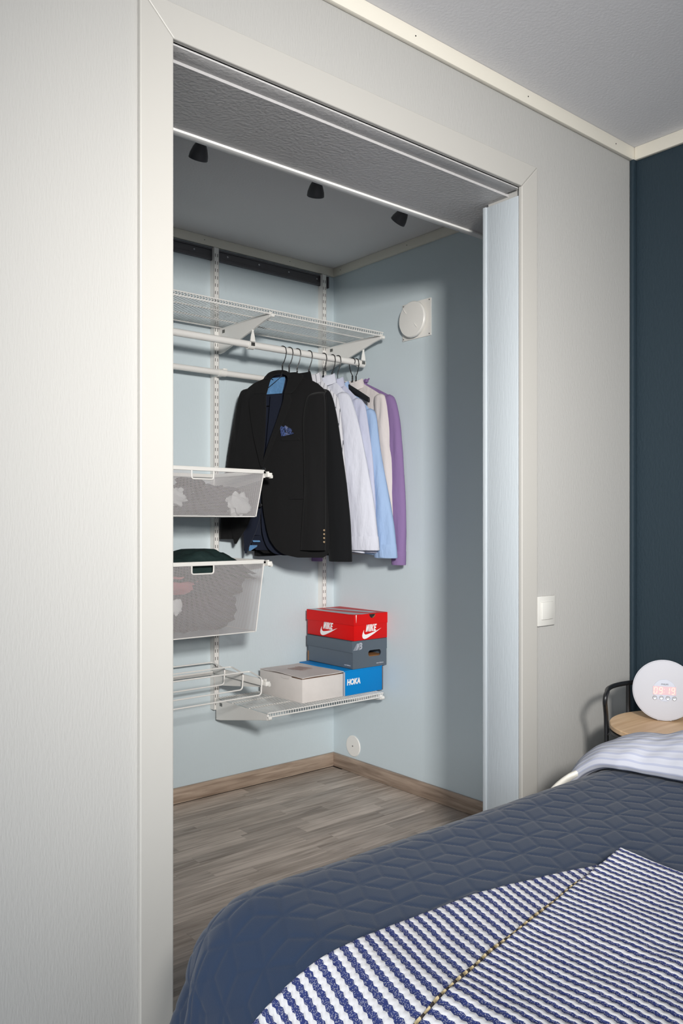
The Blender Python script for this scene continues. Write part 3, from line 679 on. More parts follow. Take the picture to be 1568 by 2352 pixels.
nt_.prism(ring, Rm @ Matrix(((1,0,0,0),(0,0,-1,-.0030),(0,1,0,0),(0,0,0,1))), .0008); nt_.build('cut_edge', 'brown_card', rb, smooth=False)
mb = MB(); mb.prism([(.007,z1-.001),(.012,z1-.001),(.0105,z1-.020),(.0095,z1-.036)], Rm @ Matrix(((1,0,0,0),(0,0,-1,-.0030),(0,1,0,0),(0,0,0,1))), .0005); mb.build('painted_corner_glint', 'white_print', rb, smooth=False)  # glint on the lid corner, painted as a white wedge
sw_ = swoosh()
def nike(M4, s, sy):
    MB().prism([(x*s,y_*sy) for x,y_ in sw_], M4, .0006).build('swoosh_emblem', 'white_print', rb, smooth=False, label='white swoosh emblem')
    # upright letters, heavy and slanted
    G = {'N': [[(0,0),(.28,0),(.28,1),(0,1)],[(.5,0),(.78,0),(.78,1),(.5,1)],[(.0,1),(.27,1),(.78,0),(.5,0)]], 'I': [[(0,0),(.28,0),(.28,1),(0,1)]],
         'K': [[(0,0),(.28,0),(.28,1),(0,1)],[(.26,.40),(.55,1),(.86,1),(.50,.50)],[(.28,.60),(.50,.62),(.86,0),(.54,0)]], 'E': [[(0,0),(.28,0),(.28,1),(0,1)],[(.26,0),(.66,0),(.66,.22),(.26,.22)],[(.26,.39),(.60,.39),(.60,.60),(.26,.60)],[(.26,.78),(.66,.78),(.66,1),(.26,1)]]}
    X = .17; lt = MB(); H_ = .36*sy
    for ch, adv in (('N',.96),('I',.43),('K',.96),('E',.7)):
        for p in G[ch]: lt.prism([((X+a*.175)*s+b*H_*.20, .375*sy+b*H_) for a,b in p], M4, .0009)
        X += adv*.175
    lt.build('lettering', 'white_print', rb, smooth=False, label='white lettering')
nike(FM(Rm,.048,.003), .112, .086)
nike(LM(Rm,.232,.003), .120, .086)
# silver pattern printed on the lid
Tm = Rm @ Matrix(((1,0,0,0),(0,1,0,0),(0,0,1,z1+.0001),(0,0,0,1)))
mb = MB(); mb.prism([(-.001,.035),(.045,-.001),(.085,-.001),(.060,.060),(.045,.150),(.030,.240),(.045,.329),(-.001,.329)], Tm, .0004)
mb.prism([(.120,.030),(.150,.020),(.140,.060),(.165,.045),(.150,.110),(.135,.190),(.110,.290),(.085,.310),(.080,.260),(.100,.150)], Tm, .0004)
mb.build('lid_print', 'silver_print', rb, smooth=False, label='silver grey curved pattern')

# ------------------------------------------------------------------ hangers
def gframe(x0, a):
    a = math.radians(a); W = Vector((math.sin(a), -math.cos(a), 0)); N = Vector((-math.cos(a), -math.sin(a), 0)); return Vector((x0, RY, 0)), W, N
def gpos(G, w_, d, z): P, W, N = G; p = P+W*w_+N*d; return Vector((p.x, p.y, z))
def gpx(G, u, v_, d=0):
    """where a sight line meets the garment's own hanging plane, as (across, height)"""
    P, W, N = G; q = hit(u, v_, tuple(P+N*d), tuple(N)); r = Vector(q)-P; return (r.x*W.x+r.y*W.y, float(q[2]))
HC = ['wire hanger holding the front black blazer','wire hanger directly behind the black blazer, with the navy jacket','wire hanger with the rear black jacket','wire hanger with the grey-striped white shirt','wire hanger with the brighter white shirt','wire hanger with the pale lavender shirt, next to the wide black hanger','','wire hanger with the cream shirt','wire hanger nearest the wall, with the purple sweatshirt']
def wire_hanger(x0, a, label, tilt=0, flip=1, zn=1.800, span=.19):
    G = gframe(x0, a); t = thing('clothes_hanger', (x0,RY,RZ), label, 'hanger', 'clothes hangers on the rod')
    r = RR+.0022
    pts = [gpos(G, flip*-r*math.cos(math.radians(q)), tilt*.0, RZ+r*math.sin(math.radians(q))) for q in range(-35,181,18)]
    pts += [gpos(G, flip*(r+.002), 0, RZ-.010), gpos(G, flip*(r-.002), 0, RZ-.030), gpos(G, flip*.008, 0, RZ-.048), gpos(G, 0, 0, RZ-.062), gpos(G, 0, 0, zn+.018)]
    MB().tube(pts, .0021, 7).build('hook', 'black_wire', t)
    tw = MB()
    for ph in (0, math.pi): tw.tube([gpos(G, .002*math.cos(ph+k*.9), .002*math.sin(ph+k*.9), RZ-.060-(RZ-.060-zn-.008)*k/14) for k in range(15)], .0018, 6)
    tw.build('twist', 'black_wire', t)
    tri = soft([gpos(G,0,0,zn+.010), gpos(G,.006,0,zn-.006), gpos(G,.010,0,zn-.014), gpos(G,span,0,zn-.118), gpos(G,span-.012,0,zn-.130), gpos(G,-span+.012,0,zn-.130), gpos(G,-span,0,zn-.118), gpos(G,-.010,0,zn-.014), gpos(G,-.006,0,zn-.006), gpos(G,0,0,zn+.010)], .008)
    MB().tube(tri, .0016, 6).build('shoulder_wire', 'black_wire', t)
    return t
HX = [2.023, 2.058, 2.100, 2.163, 2.243, 2.292, 2.324, 2.410, 2.432]
HA = [28, 25, 21, 17, 15, 13, 12, 8, 5]
for i, (x, a) in enumerate(zip(HX, HA)):
    if i == 6: continue
    wire_hanger(x, a, HC[i], flip=-1 if i in (7,) else 1, zn=(1.797,1.797,1.800,1.800,1.800,1.792,0,1.797,1.797)[i], span=(.16,.15,.15,.13,.13,.13,0,.16,.17)[i])
# the wide black hanger
G = gframe(HX[6], HA[6]); t = thing('clothes_hanger', (HX[6],RY,RZ), 'wide black plastic hanger with a chrome neck, holding the light blue shirt', 'hanger', 'clothes hangers on the rod')
r = RR+.0025
pts = [gpos(G, -r*math.cos(math.radians(q)), 0, RZ+r*math.sin(math.radians(q))) for q in range(-25,181,18)]+[gpos(G, r+.002, 0, RZ-.012), gpos(G, r-.004, 0, RZ-.032), gpos(G, .004, 0, RZ-.052), gpos(G,0,0,RZ-.066)]
MB().tube(pts, .0022, 8).build('hook', 'black_wire', t)
MB().tube([gpos(G,0,0,RZ-.060), gpos(G,0,0,1.810)], .0022, 8).build('neck', 'chrome', t)
mb = MB()
for sg_ in (-1,1):
    P = []
    for k in range(13):
        q = k/12; w_ = sg_*(.002+.17*q); zt = 1.814-.100*q**1.1; hh = .046-.022*q; th = .0055+.002*q
        P.append([gpos(G, w_, th*math.cos(b)*(.9), zt-hh/2+hh/2*math.copysign(abs(math.sin(b))**.6, math.sin(b))) for b in [2*math.pi*j/10 for j in range(10)]])
    mb.grid(P, closed_u=True); mb.f.append(tuple(len(mb.v)-10+j for j in range(10)))
mb.build('shoulder_bar', 'black_metal', t)
MB().lathe([(.007,0),(.007,.001)], frame(gpos(G,.030,.0065,1.782), tuple(G[1]), (0,0,1)), 14).build('round_sticker', 'red', t, label='small red dot')

# ------------------------------------------------------------------ garments
def fold(seed, w_, z, amp=.006, f=26): return amp*(nz(w_*f, z*3.0, seed)+.5*nz(w_*f*2.1, z*6, seed+9))
def torso(G, zn, zs, zh, hs, hh, seed, d0=.0, th=.022, neck=.036, fr_=.010, hem_wave=.008, nck_drop=.02):
    """closed body of a shirt on a hanger: shoulder seam on top, hem below"""
    P = []; A = []; n = 72; m = 36
    for i in range(m+1):
        t = i/m; r_ = []; a_ = []
        for j in range(n):
            th_ = 2*math.pi*j/n; c = math.cos(th_); s_ = math.sin(th_)
            hw = hs+(hh-hs)*(t**.7); w_ = hw*math.copysign(abs(c)**.85, c); ws = hs*math.copysign(abs(c)**.85, c)
            k = max(0, (abs(ws)-neck)/(hs-neck)); ztop = zn-(zn-zs)*(k**1.08)
            if abs(ws) < neck: ztop -= nck_drop*(1 if s_ > 0 else .25)*(1-(abs(ws)/neck)**2)
            zb = zh+hem_wave*math.cos(c*3+seed)
            z = ztop+(zb-ztop)*t
            dd = th*min(1,(t/.10))**.5*(.55+.45*min(1,t*2.0))*math.copysign(abs(s_)**.6, s_)
            f = fold(seed, w_, z, fr_*min(1,t*3+.1), 22)*abs(s_)+.35*fold(seed+3, w_, z, fr_*min(1,t*3), 60)*abs(s_)
            r_.append(gpos(G, w_, d0+dd+f, z)); a_.append((w_+2, z, dd))
        P.append(r_); A.append(a_)
    return MB().grid(P, closed_u=True, at=A)
def sleeve(G, rows, d0, th, seed, fr_=.004, close=True, sub=5, dtop=None):
    """rows: (across-left, across-right, z) from the shoulder to the cuff"""
    P = []; A = []; R = []
    for a, b in zip(rows, rows[1:]):
        for k in range(sub): q = k/sub; R.append([a[x]+(b[x]-a[x])*q for x in range(3)])
    R.append(list(rows[-1]))
    for _ in range(3):
        R = [R[0]]+[[(R[i-1][x]+2*R[i][x]+R[i+1][x])/4 for x in range(3)] for i in range(1,len(R)-1)]+[R[-1]]
    m = len(R); n = 30
    for i, (l, r_, z) in enumerate(R):
        t = i/(m-1); c0 = (l+r_)/2; hw = abs(r_-l)/2; row_ = []; ar = []
        sh = min(1, (t/.06))**.5 if close else 1
        for j in range(n):
            th_ = 2*math.pi*j/n; c = math.cos(th_); s_ = math.sin(th_)
            w_ = c0+hw*c*(.25+.75*sh); dd = th*s_*sh*(.75+.25*t)
            f = fold(seed, w_*1.2, z, 2.2*fr_*min(1,t*4), 24)+.9*fold(seed+5, w_, z*3, fr_*min(1,t*4), 14)
            q_ = min(1, t/.22); q_ = q_*q_*(3-2*q_); D_ = d0 if dtop is None else dtop+(d0-dtop)*q_
            row_.append(gpos(G, w_, D_+dd*(1 if dtop is None else .45+.55*q_)+f*s_, z)); ar.append((w_+2, z, dd))
        P.append(row_); A.append(ar)
    mb = MB().grid(P, closed_u=True, at=A)
    if close: mb.f.append(tuple(range(n-1,-1,-1)))
    # turn the cuff inside so the opening has depth
    last = P[-1]; cen = sum((Vector(p) for p in last), Vector())/n
    ins = [[Vector(p)*.9+cen*.1+Vector((0,0,0)) for p in last], [Vector(p)*.88+cen*.12+Vector((0,0,.05)) for p in last]]
    k = len(mb.v)-n; q0 = len(mb.v)
    mb.v += [tuple(p) for r_ in ins for p in r_]; mb.a += [tuple(p) for r_ in A[-1:]*2 for p in r_]
    for r0, r1 in ((k,q0),(q0,q0+n)):
        for j in range(n): l = (j+1) % n; mb.f.append((r0+j, r0+l, r1+l, r1+j))
    mb.f.append(tuple(q0+n+j for j in range(n)))
    return mb
def px_rows(G, rows, d=.02): return [(gpx(G,a,v_,d)[0], gpx(G,b,v_,d)[0], gpx(G,(a+b)/2,v_,d)[1]) for v_,a,b in rows]
def cuff_of(G, rows, d0, th, hgt, grow=1.03, skew=0):
    l, r_, z = rows[-1]; c = (l+r_)/2; hw = (r_-l)/2*grow
    l2, r2, z2 = rows[-2]; dz = max(.001, z2-z); lu = l+(l2-l)*hgt/dz; ru = r_+(r2-r_)*hgt/dz
    P = []; n = 30
    for (zz, a, b, g) in ((z+hgt, lu, ru, .98),(z+hgt, lu, ru, grow),(z+.0, l, r_, grow),(z-.003, l, r_, .99)):
        P.append([gpos(G, (a+b)/2+(b-a)/2*g*math.cos(2*math.pi*j/n), d0+th*g*1.04*math.sin(2*math.pi*j/n), zz) for j in range(n)])
    return MB().grid(P, closed_u=True)
def collar(G, zn, d0, r_w=.058, h=.038, open_=.0, lean=1.0):
    """stand and fold-over leaf of a shirt collar"""
    P = []; n = 28
    for k, (g, dz) in enumerate(((.92,-.012),(.95,.006),(1.0,.018),(1.06,.012),(1.16,-.014),(1.19,-.022))):
        r_ = []
        for j in range(n+1):
            a = math.radians(100+340*j/n); fr = max(0, math.sin(a))
            r_.append(gpos(G, r_w*g*math.cos(a), d0+.026*g*math.sin(a), zn+dz-.020*fr))
        P.append(r_)
    return MB().grid(P)

def shirt(i, name, m, label, near, far_w, zn, zs, zh, hs, hh, seed, d0s, th=.019, cuff_h=.055, attr=False, with_collar=True, cat='shirt', grp='shirts on hangers', sl_th=.024):
    G = gframe(HX[i], HA[i]); t = thing(name, (HX[i],RY,zn), label, cat, grp)
    torso(G, zn, zs, zh, hs, hh, seed, th=th).build('body', m, t, attr=attr, angle=70)
    rows = px_rows(G, near, d0s)
    sleeve(G, rows, d0s, sl_th, seed+2).build('sleeve', m, t, attr=attr, angle=70)
    cuff_of(G, rows, d0s, sl_th*1.02, cuff_h).build('cuff', m, t, attr=attr, angle=70)
    rf = [(-(b), -(a), z) for a, b, z in [(q[0]-.0+far_w, q[1]+far_w, q[2]) for q in rows]]
    sleeve(G, rf, d0s*.3, sl_th*.8, seed+4).build('sleeve', m, t, attr=attr, angle=70)
    cuff_of(G, rf, d0s*.3, sl_th*.82, cuff_h).build('cuff', m, t, attr=attr, angle=70)
    if with_collar: collar(G, zn-.006, 0).build('collar', m, t, attr=attr, angle=70)
    return G, t
shirt(3, 'dress_shirt', 'pinstripe', 'white shirt with thin grey stripes, first shirt behind the black jackets', [(896,722,748),(912,714,762),(940,728,772),(1000,738,782),(1100,745,792),(1200,750,800),(1262,750,798)], 0, 1.806, 1.700, 1.045, .150, .215, 31, .010, attr=True)
shirt(4, 'dress_shirt', 'white_shirt', 'bright white shirt, the largest white sleeve beside the black jacket', [(900,776,796),(916,769,806),(960,772,820),(1025,778,835),(1150,790,858),(1200,796,864),(1262,806,870)], 0, 1.810, 1.697, 1.050, .150, .215, 37, .012)
shirt(5, 'dress_shirt', 'grey_shirt', 'pale lavender white shirt between the bright white and the light blue one', [(914,812,826),(928,803,837),(945,802,841),(1050,815,856),(1150,828,862),(1200,832,863),(1268,838,866)], 0, 1.800, 1.676, 1.045, .172, .225, 41, .006, th=.015, sl_th=.018)
shirt(6, 'dress_shirt', 'blue_shirt', 'light blue cotton shirt hanging behind the white shirts', [(938,842,856),(955,836,864),(1040,846,873),(1126,853,890),(1209,857,905),(1280,861,911)], 0, 1.785, 1.645, 1.035, .195, .240, 43, .010)
shirt(7, 'long_sleeved_shirt', 'cream_shirt', 'cream long-sleeved shirt between the light blue and the purple garments', [(904,864,880),(918,858,886),(960,862,893),(1040,868,900),(1120,874,904),(1209,880,907),(1262,884,908)], 0, 1.806, 1.720, 1.040, .188, .230, 47, .010, sl_th=.020)
Gp, tp_ = shirt(8, 'sweatshirt', 'purple_shirt', 'purple sweatshirt hanging last, nearest the side wall', [(906,886,900),(925,881,909),(965,885,917),(1010,888,921),(1060,890,925),(1178,895,932),(1296,902,929)], 0, 1.806, 1.722, 1.045, .212, .225, 53, .004, with_collar=True, cat='sweatshirt', grp='tops nearest the wall')
# drawstring of the sweatshirt
MB().tube([gpos(Gp,.045,.01,1.800), gpos(Gp,.062,.012,1.806), gpos(Gp,.080,.012,1.802), gpos(Gp,.094,.014,1.812)], .0035, 7).build('drawstring', 'purple_shirt', tp_)
blob(MB(), gpos(Gp,.075,.012,1.803), (.008,.010,.007), 3).build('drawstring_knot', 'purple_shirt', tp_)

# --- tailored jackets made of panels
def panel(G, rows, dfun, th=.0035, n=14, sub=4, seed=0, fr_=.003):
    """rows (w_left, w_right, z); a cloth panel with thickness"""
    R = []
    for a, b in zip(rows, rows[1:]):
        for k in range(sub): q = k/sub; R.append([a[x]+(b[x]-a[x])*q for x in range(3)])
    R.append(list(rows[-1])); m = len(R)
    for _ in range(2): R = [R[0]]+[[(R[i-1][x]+2*R[i][x]+R[i+1][x])/4 for x in range(3)] for i in range(1,m-1)]+[R[-1]]
    F = []; B = []; A = []
    for l, r_, z in R:
        f = []; b = []; a_ = []
        for j in range(n+1):
            w_ = l+(r_-l)*j/n; d = dfun(w_, z)+fold(seed, w_, z, fr_, 14); f.append(gpos(G, w_, d, z)); b.append(gpos(G, w_, d-th, z)); a_.append((w_,z,0))
        F.append(f); B.append(b); A.append(a_)
    mb = MB().grid(F, at=A); off = len(mb.v); mb.add([p for r_ in B for p in r_], [], [a for r_ in A for a in r_]); nn = n+1
    for i in range(m-1):
        for j in range(n): mb.f.append((off+i*nn+j, off+(i+1)*nn+j, off+(i+1)*nn+j+1, off+i*nn+j+1))
    mb.f += rim_faces(m, nn, off); return mb
def bulge(W, D0, c=0): return lambda w_, z: D0*math.sqrt(max(.0, 1-((w_-c)/W)**2))*min(1, max(.15,(1.80-z)/.10))
def P_(G, rows, d=.045): 
    out = []
    for v_, a, b in rows:
        l, z = gpx(G, a, v_, d); r_, z2 = gpx(G, b, v_, d); out.append((l, r_, (z+z2)/2))
    return out
G0 = gframe(HX[0]-.006, HA[0])
bz = thing('blazer', (HX[0],RY,1.79), 'open black blazer with a navy patterned pocket square, nearest the room', 'blazer', 'dark jackets on hangers')
bd = bulge(.262, .055, -.030)
# right-hand front as seen, from neck to hem
rf = P_(G0, [(866,660,690),(876,657,712),(890,655,736),(910,654,744),(960,640,745),(1020,620,745),(1075,603,744),(1110,603,744),(1150,604,745),(1185,608,747),(1215,614,748),(1240,622,749),(1262,636,748),(1275,655,745),(1281,684,736)])
panel(G0, rf, bd, seed=61, fr_=.008).build('front_panel', 'black_cloth', bz, angle=70)
lf = P_(G0, [(866,600,613),(876,578,612),(890,562,612),(910,556,612),(960,549,612),(1020,541,610),(1075,536,603),(1110,532,599),(1150,528,589),(1185,525,579),(1215,528,566),(1238,533,548),(1249,536,541)])
panel(G0, lf, bd, seed=62, fr_=.006).build('front_panel', 'black_cloth', bz, angle=70)
bk = P_(G0, [(858,622,668),(866,600,690),(890,560,738),(960,548,744),(1075,540,744),(1185,545,745),(1262,585,744),(1272,600,738)], .0)
panel(G0, bk, lambda w_, z: -.022, seed=63).build('back_panel', 'black_cloth', bz, angle=70)
LD = lambda off: (lambda w_, z: bd(w_, z)+off)
# lapels: broad leaves folded outward, with a notch to the collar
panel(G0, P_(G0, [(903,655,671),(915,654,668),(921,653,672),(960,641,657),(1010,623,634),(1050,610,617),(1073,603,606)], .05), LD(.010), n=8, seed=64, fr_=.001).build('lapel', 'black_cloth', bz, angle=70)
panel(G0, P_(G0, [(903,584,612),(915,578,612),(922,574,612),(960,578,612),(1010,586,611),(1050,596,607),(1073,602,604)], .05), LD(.010), n=8, seed=65, fr_=.001).build('lapel', 'black_cloth', bz, angle=70)
# collar: a band round the neck falling onto the lapels
panel(G0, P_(G0, [(853,640,672),(860,653,690),(870,656,688),(885,656,682),(898,655,677),(905,655,672)], .05), LD(.013), n=6, seed=66, fr_=.0).build('collar', 'black_cloth', bz, angle=70)
panel(G0, P_(G0, [(855,612,650),(860,602,622),(870,597,613),(885,592,612),(898,587,612),(905,584,612)], .05), LD(.013), n=6, seed=67, fr_=.0).build('collar', 'black_cloth', bz, angle=70)
cbp = []
for u, v_, d_ in ((612,872,.030),(614,862,.012),(624,856,-.004),(640,853,-.012),(656,854,-.004),(664,860,.012),(664,870,.028)):
    w_, z = gpx(G0, u, v_, d_); cbp.append(gpos(G0, w_, d_, z))
cb = MB().tube(soft(cbp, .02, 3), .0065, 10)
cb.build('collar_back', 'black_cloth', bz)
# sleeves
s1 = px_rows(G0, [(889,722,736),(900,712,741),(915,703,745),(940,697,746),(970,694,746),(1040,697,746),(1120,699,747),(1200,694,747),(1264,690,746)], .05)
sleeve(G0, s1, .048, .027, 68, fr_=.004, dtop=-.016).build('sleeve', 'black_cloth', bz, angle=70)
s2 = px_rows(G0, [(892,556,580),(908,548,576),(960,537,566),(1040,524,558),(1120,514,552),(1180,507,547),(1238,503,538)], .02)
sleeve(G0, s2, .014, .030, 69, fr_=.004).build('sleeve', 'black_cloth', bz, angle=70)
horn = mat('horn_button', (150,128,100), .35)
for k in range(4):
    u, v_ = 742.5, 1218+k*9; w_, z = gpx(G0, u, v_, .07)
    MB().lathe([(.0040,0),(.0040,.002),(.0028,.0028)], frame(gpos(G0, w_, .064-.012*0, z), (G0[1]*.6+G0[2]*-.8)[:], (0,0,1)), 14).build('sleeve_button', horn, bz)
# breast pocket, pocket square, hip pocket, front button, buttonhole
def patch(name, m, rows, off, n=6, th=.0025, **k):
    return panel(G0, P_(G0, rows, .055), LD(off), n=n, th=th, fr_=0).build(name, m, bz, angle=70, **k)
patch('breast_pocket', 'black_cloth', [(1001,646,650),(1003,646,670),(1007,646,686),(1012,647,686)], .004)
psm = mat('navy_floral_silk', (50,64,104), .5, var=1.3, vscale=(170,170,170))
ps = MB(); cw, cz = gpx(G0, 646, 1001, .06)
pp = [(643,986),(646,978),(651,981),(655,977),(661,981),(667,984),(671,992),(673,996),(664,999),(655,1001),(646,1003)]
poly = [gpx(G0,u,v_,.06) for u,v_ in pp]; cc = (sum(p[0] for p in poly)/len(poly), sum(p[1] for p in poly)/len(poly))
vs = [gpos(G0,p[0],bd(p[0],p[1])+.007+.003*(k%2),p[1]) for k,p in enumerate(poly)]+[gpos(G0,p[0],bd(p[0],p[1])+.0045,p[1]) for p in poly]+[gpos(G0,cc[0],bd(*cc)+.010,cc[1])]
n = len(poly); ps.add(vs, [(k,(k+1)%n,2*n) for k in range(n)]+[(k,n+k,n+(k+1)%n,(k+1)%n) for k in range(n)]); ps.build('pocket_square', psm, bz, label='navy patterned pocket square', smooth=False)
patch('hip_pocket', 'black_cloth', [(1141,663,697),(1143,663,697),(1146,663,697)], .0045)
for u, v_, nm in ((607,1078,'front_button'),(598,1160,'front_button')):
    w_, z = gpx(G0, u, v_, .055); MB().lathe([(.0085,0),(.0085,.0025),(.006,.0035)], frame(gpos(G0, w_, bd(w_,z)+.002, z), G0[1][:], (0,0,1)), 16).build(nm, 'black_metal', bz)
w_, z = gpx(G0, 655, 927, .055)
MB().box((-.008,-.001,0),(.008,.001,.001))
MB().tube([gpos(G0,w_-.006,bd(w_,z)+.008,z-.004), gpos(G0,w_+.006,bd(w_,z)+.008,z+.004)], .0008, 5).build('buttonhole', 'dark', bz)
# --- navy jacket nested behind the first one
G1 = gframe(HX[0]+.004, HA[0]); nv = thing('blazer', (HX[1],RY,1.79), 'navy jacket with light blue satin lining, showing inside the open black blazer', 'blazer', 'dark jackets on hangers')
nd = lambda w_, z: .012+.012*math.sqrt(max(0, 1-(w_/.3)**2))
panel(G1, P_(G1, [(905,622,700),(960,618,715),(1075,606,720),(1165,600,715),(1215,602,715),(1240,607,715),(1259,615,715),(1272,628,712),(1276,650,700)], .02), nd, seed=71).build('front_panel', 'navy_cloth', nv, angle=70)
panel(G1, P_(G1, [(905,585,613),(960,580,613),(1075,575,604),(1150,568,601),(1185,562,600),(1220,560,590),(1250,562,576),(1271,564,568)], .02), lambda w_, z: nd(w_,z)+.006, seed=72).build('front_panel', 'navy_cloth', nv, angle=70)
panel(G1, P_(G1, [(857,616,664),(862,606,676),(905,590,700),(1000,580,712),(1120,570,715),(1220,566,715),(1258,580,712),(1264,588,700)], -.005), lambda w_, z: -.006, seed=73, fr_=.001).build('back_panel', 'navy_cloth', nv, angle=70)
panel(G1, P_(G1, [(868,613,655),(872,612,656),(890,611,652),(905,611,648)], .0), lambda w_, z: .004, n=14, seed=74, fr_=.004).build('lining', 'satin', nv, angle=70, label='light blue satin neck lining')
panel(G1, P_(G1, [(906,611,614),(915,610,613),(924,610,612)], .0), lambda w_, z: .040, n=3, seed=74, fr_=.0).build('lining', 'satin', nv, angle=70, label='light blue satin edge of the lining')
panel(G1, P_(G1, [(1241,581,597),(1243,582,598),(1245,583,598)], .0), lambda w_, z: .006, n=4, fr_=0).build('lining', 'satin', nv, angle=70, label='light blue satin hem of the lining')
panel(G1, P_(G1, [(1252,575,592),(1256,574,591),(1260,574,584),(1265,573,577)], .0), lambda w_, z: .008, n=6, seed=5, fr_=.003).build('lining', 'satin', nv, angle=70, label='light blue satin hem of the lining')
MB().tube([gpos(G1,-.085,.006,1.772), gpos(G1,-.078,.008,1.779), gpos(G1,-.052,.008,1.781), gpos(G1,-.044,.006,1.775)], .0016, 6).build('hanging_loop', 'navy_cloth', nv)
for sgn, a0 in ((1,.115),(-1,.13)):
    rws = [(sgn*a0-.035, sgn*a0+.035, 1.70),(sgn*(a0+.012)-.042, sgn*(a0+.012)+.042, 1.55),(sgn*(a0+.018)-.040, sgn*(a0+.018)+.040, 1.35),(sgn*(a0+.015)-.034, sgn*(a0+.015)+.034, 1.12)]
    sleeve(G1, rws, -.004, .012, 75, fr_=.001).build('sleeve', 'navy_cloth', nv, angle=70)
# --- black jacket hanging behind
G2 = gframe(HX[2], HA[2]); bj = thing('blazer', (HX[2],RY,1.79), 'second black jacket behind the open blazer, its sleeve in front of the white shirts', 'blazer', 'dark jackets on hangers')
torso(G2, 1.802, 1.680, 1.035, .168, .220, 81, d0=0, th=.020).build('body', 'black_cloth2', bj, angle=70)
s3 = px_rows(G2, [(893,733,750),(903,732,758),(925,735,766),(960,742,773),(1060,745,788),(1130,746,797),(1200,748,804),(1288,756,807)], .022)
sleeve(G2, s3, .020, .027, 82, fr_=.003).build('sleeve', 'black_cloth2', bj, angle=70)
cuff_of(G2, s3, .020, .0275, .045, 1.012).build('cuff', 'black_cloth2', bj, angle=70)
s4 = [(-.23,-.165,1.72),(-.25,-.17,1.60),(-.27,-.18,1.35),(-.275,-.195,1.05)]
sleeve(G2, s4, .0, .020, 83, fr_=.002).build('sleeve', 'black_cloth2', bj, angle=70)
collar(G2, 1.797, .0, .062).build('collar', 'black_cloth2', bj, angle=70)

# ------------------------------------------------------------------ bed
BT = .600; RHO = .14; BX0, BY1 = .595, 1.165
bed = thing('bed', (1.45,.35,0), 'bed with its foot towards the room, fully covered by the dark blue bedspread', 'bed')
MB().bbox((.68,-.44,.20),(2.44,1.095,.30), .01).build('bed_base', 'wood_dark', bed)
MB().bbox((.66,-.45,.30),(2.44,1.10,.565), .05).build('mattress', 'mattress', bed)
for x in (.80,2.30):
    for y_ in (-.30,.95): MB().lathe([(.03,0),(.03,.20)], Matrix.Translation((x,y_,0)), 16).build('leg', 'wood_dark', bed)
def hexd(x, y_, a):
    """distance to the nearest stitch line of a tumbling-block quilt with edge a"""
    h = a*math.sqrt(3)
    # centres of flat-top hexagons
    q = np.round(x/(1.5*a)); best = np.full_like(x, 9.0); bx = np.zeros_like(x); by = np.zeros_like(x)
    for dq in (-1,0,1):
        Q = q+dq; cx_ = Q*1.5*a; oy = np.mod(Q,2)*h/2; r = np.round((y_-oy)/h); cy_ = r*h+oy; dx = x-cx_; dy = y_-cy_
        # hex metric
        dd = np.maximum(np.abs(dy)*2/math.sqrt(3), np.abs(dx)*1.0+np.abs(dy)/math.sqrt(3)); k = dd < best; best = np.where(k, dd, best); bx = np.where(k, dx, bx); by = np.where(k, dy, by)
    edge = (a-best)*math.sqrt(3)/2; out = edge
    for ang in (0, 120, 240):
        c, s_ = math.cos(math.radians(ang)), math.sin(math.radians(ang)); al = bx*c+by*s_; pe = np.abs(-bx*s_+by*c); out = np.where(al > 0, np.minimum(out, pe), out)
    return np.maximum(out, 0)
def bedmap(s_, t_, rho=RHO, top=BT, flare=.05):
    xi, yi = BX0+rho, BY1-rho
    dx = np.maximum(0, xi-s_); dy = np.maximum(0, t_-yi); r = np.hypot(dx, dy)+1e-9; ux, uy = -dx/r, dy/r; flare = flare+.50*(dx/r)*(dy/r)
    L_ = rho*math.pi/2; ra = np.minimum(r, L_); ang = ra/rho; H_ = rho*np.sin(ang); V_ = rho*(1-np.cos(ang)); ex = np.maximum(0, r-L_); H_ = H_+ex*flare; V_ = V_+ex
    bxp = np.maximum(s_, xi); byp = np.minimum(t_, yi)
    X = bxp+ux*H_; Y = byp+uy*H_; Z = top-V_
    nx_ = ux*np.sin(ang); ny_ = uy*np.sin(ang); nz_ = np.cos(ang); return X, Y, Z, nx_, ny_, nz_, r
def np_noise(x, y_, f, seed):
    rs = np.random.RandomState(seed); out = np.zeros_like(x)
    for _ in range(7):
        a = rs.uniform(0, 2*math.pi); k = f*rs.uniform(.6,1.6); out += np.sin(k*(x*math.cos(a)+y_*math.sin(a))+rs.uniform(0,6.3))
    return out/7
s_ax = np.concatenate([np.arange(.12,1.80,.0036), np.arange(1.80,1.93,.02)]); t_ax = np.concatenate([np.arange(-1.0,.30,.03), np.arange(.30,1.62,.0036)])
SS, TT = np.meshgrid(s_ax, t_ax, indexing='ij')
X, Y, Z, NX, NY, NZ, RR_ = bedmap(SS, TT)
qd = hexd(SS+.01, TT+.008, .049)
q = .0026*(1-np.exp(-qd/.0030))-.0010+.0016*np_noise(SS, TT, 26, 2)+.003*np_noise(SS, TT, 9, 3)
xi, yi = BX0+RHO, BY1-RHO
corner = np.where((SS < xi) & (TT > yi), 1., 0.)*np.clip(RR_/.25, 0, 1); th_c = np.arctan2(np.maximum(TT-yi,1e-6), np.maximum(xi-SS,1e-6))
q = q+corner*.012*np.sin(th_c*10)*np.clip((RR_-.1)/.2, 0, 1)
X += NX*q; Y += NY*q; Z += NZ*q
Z = np.maximum(Z, .10)
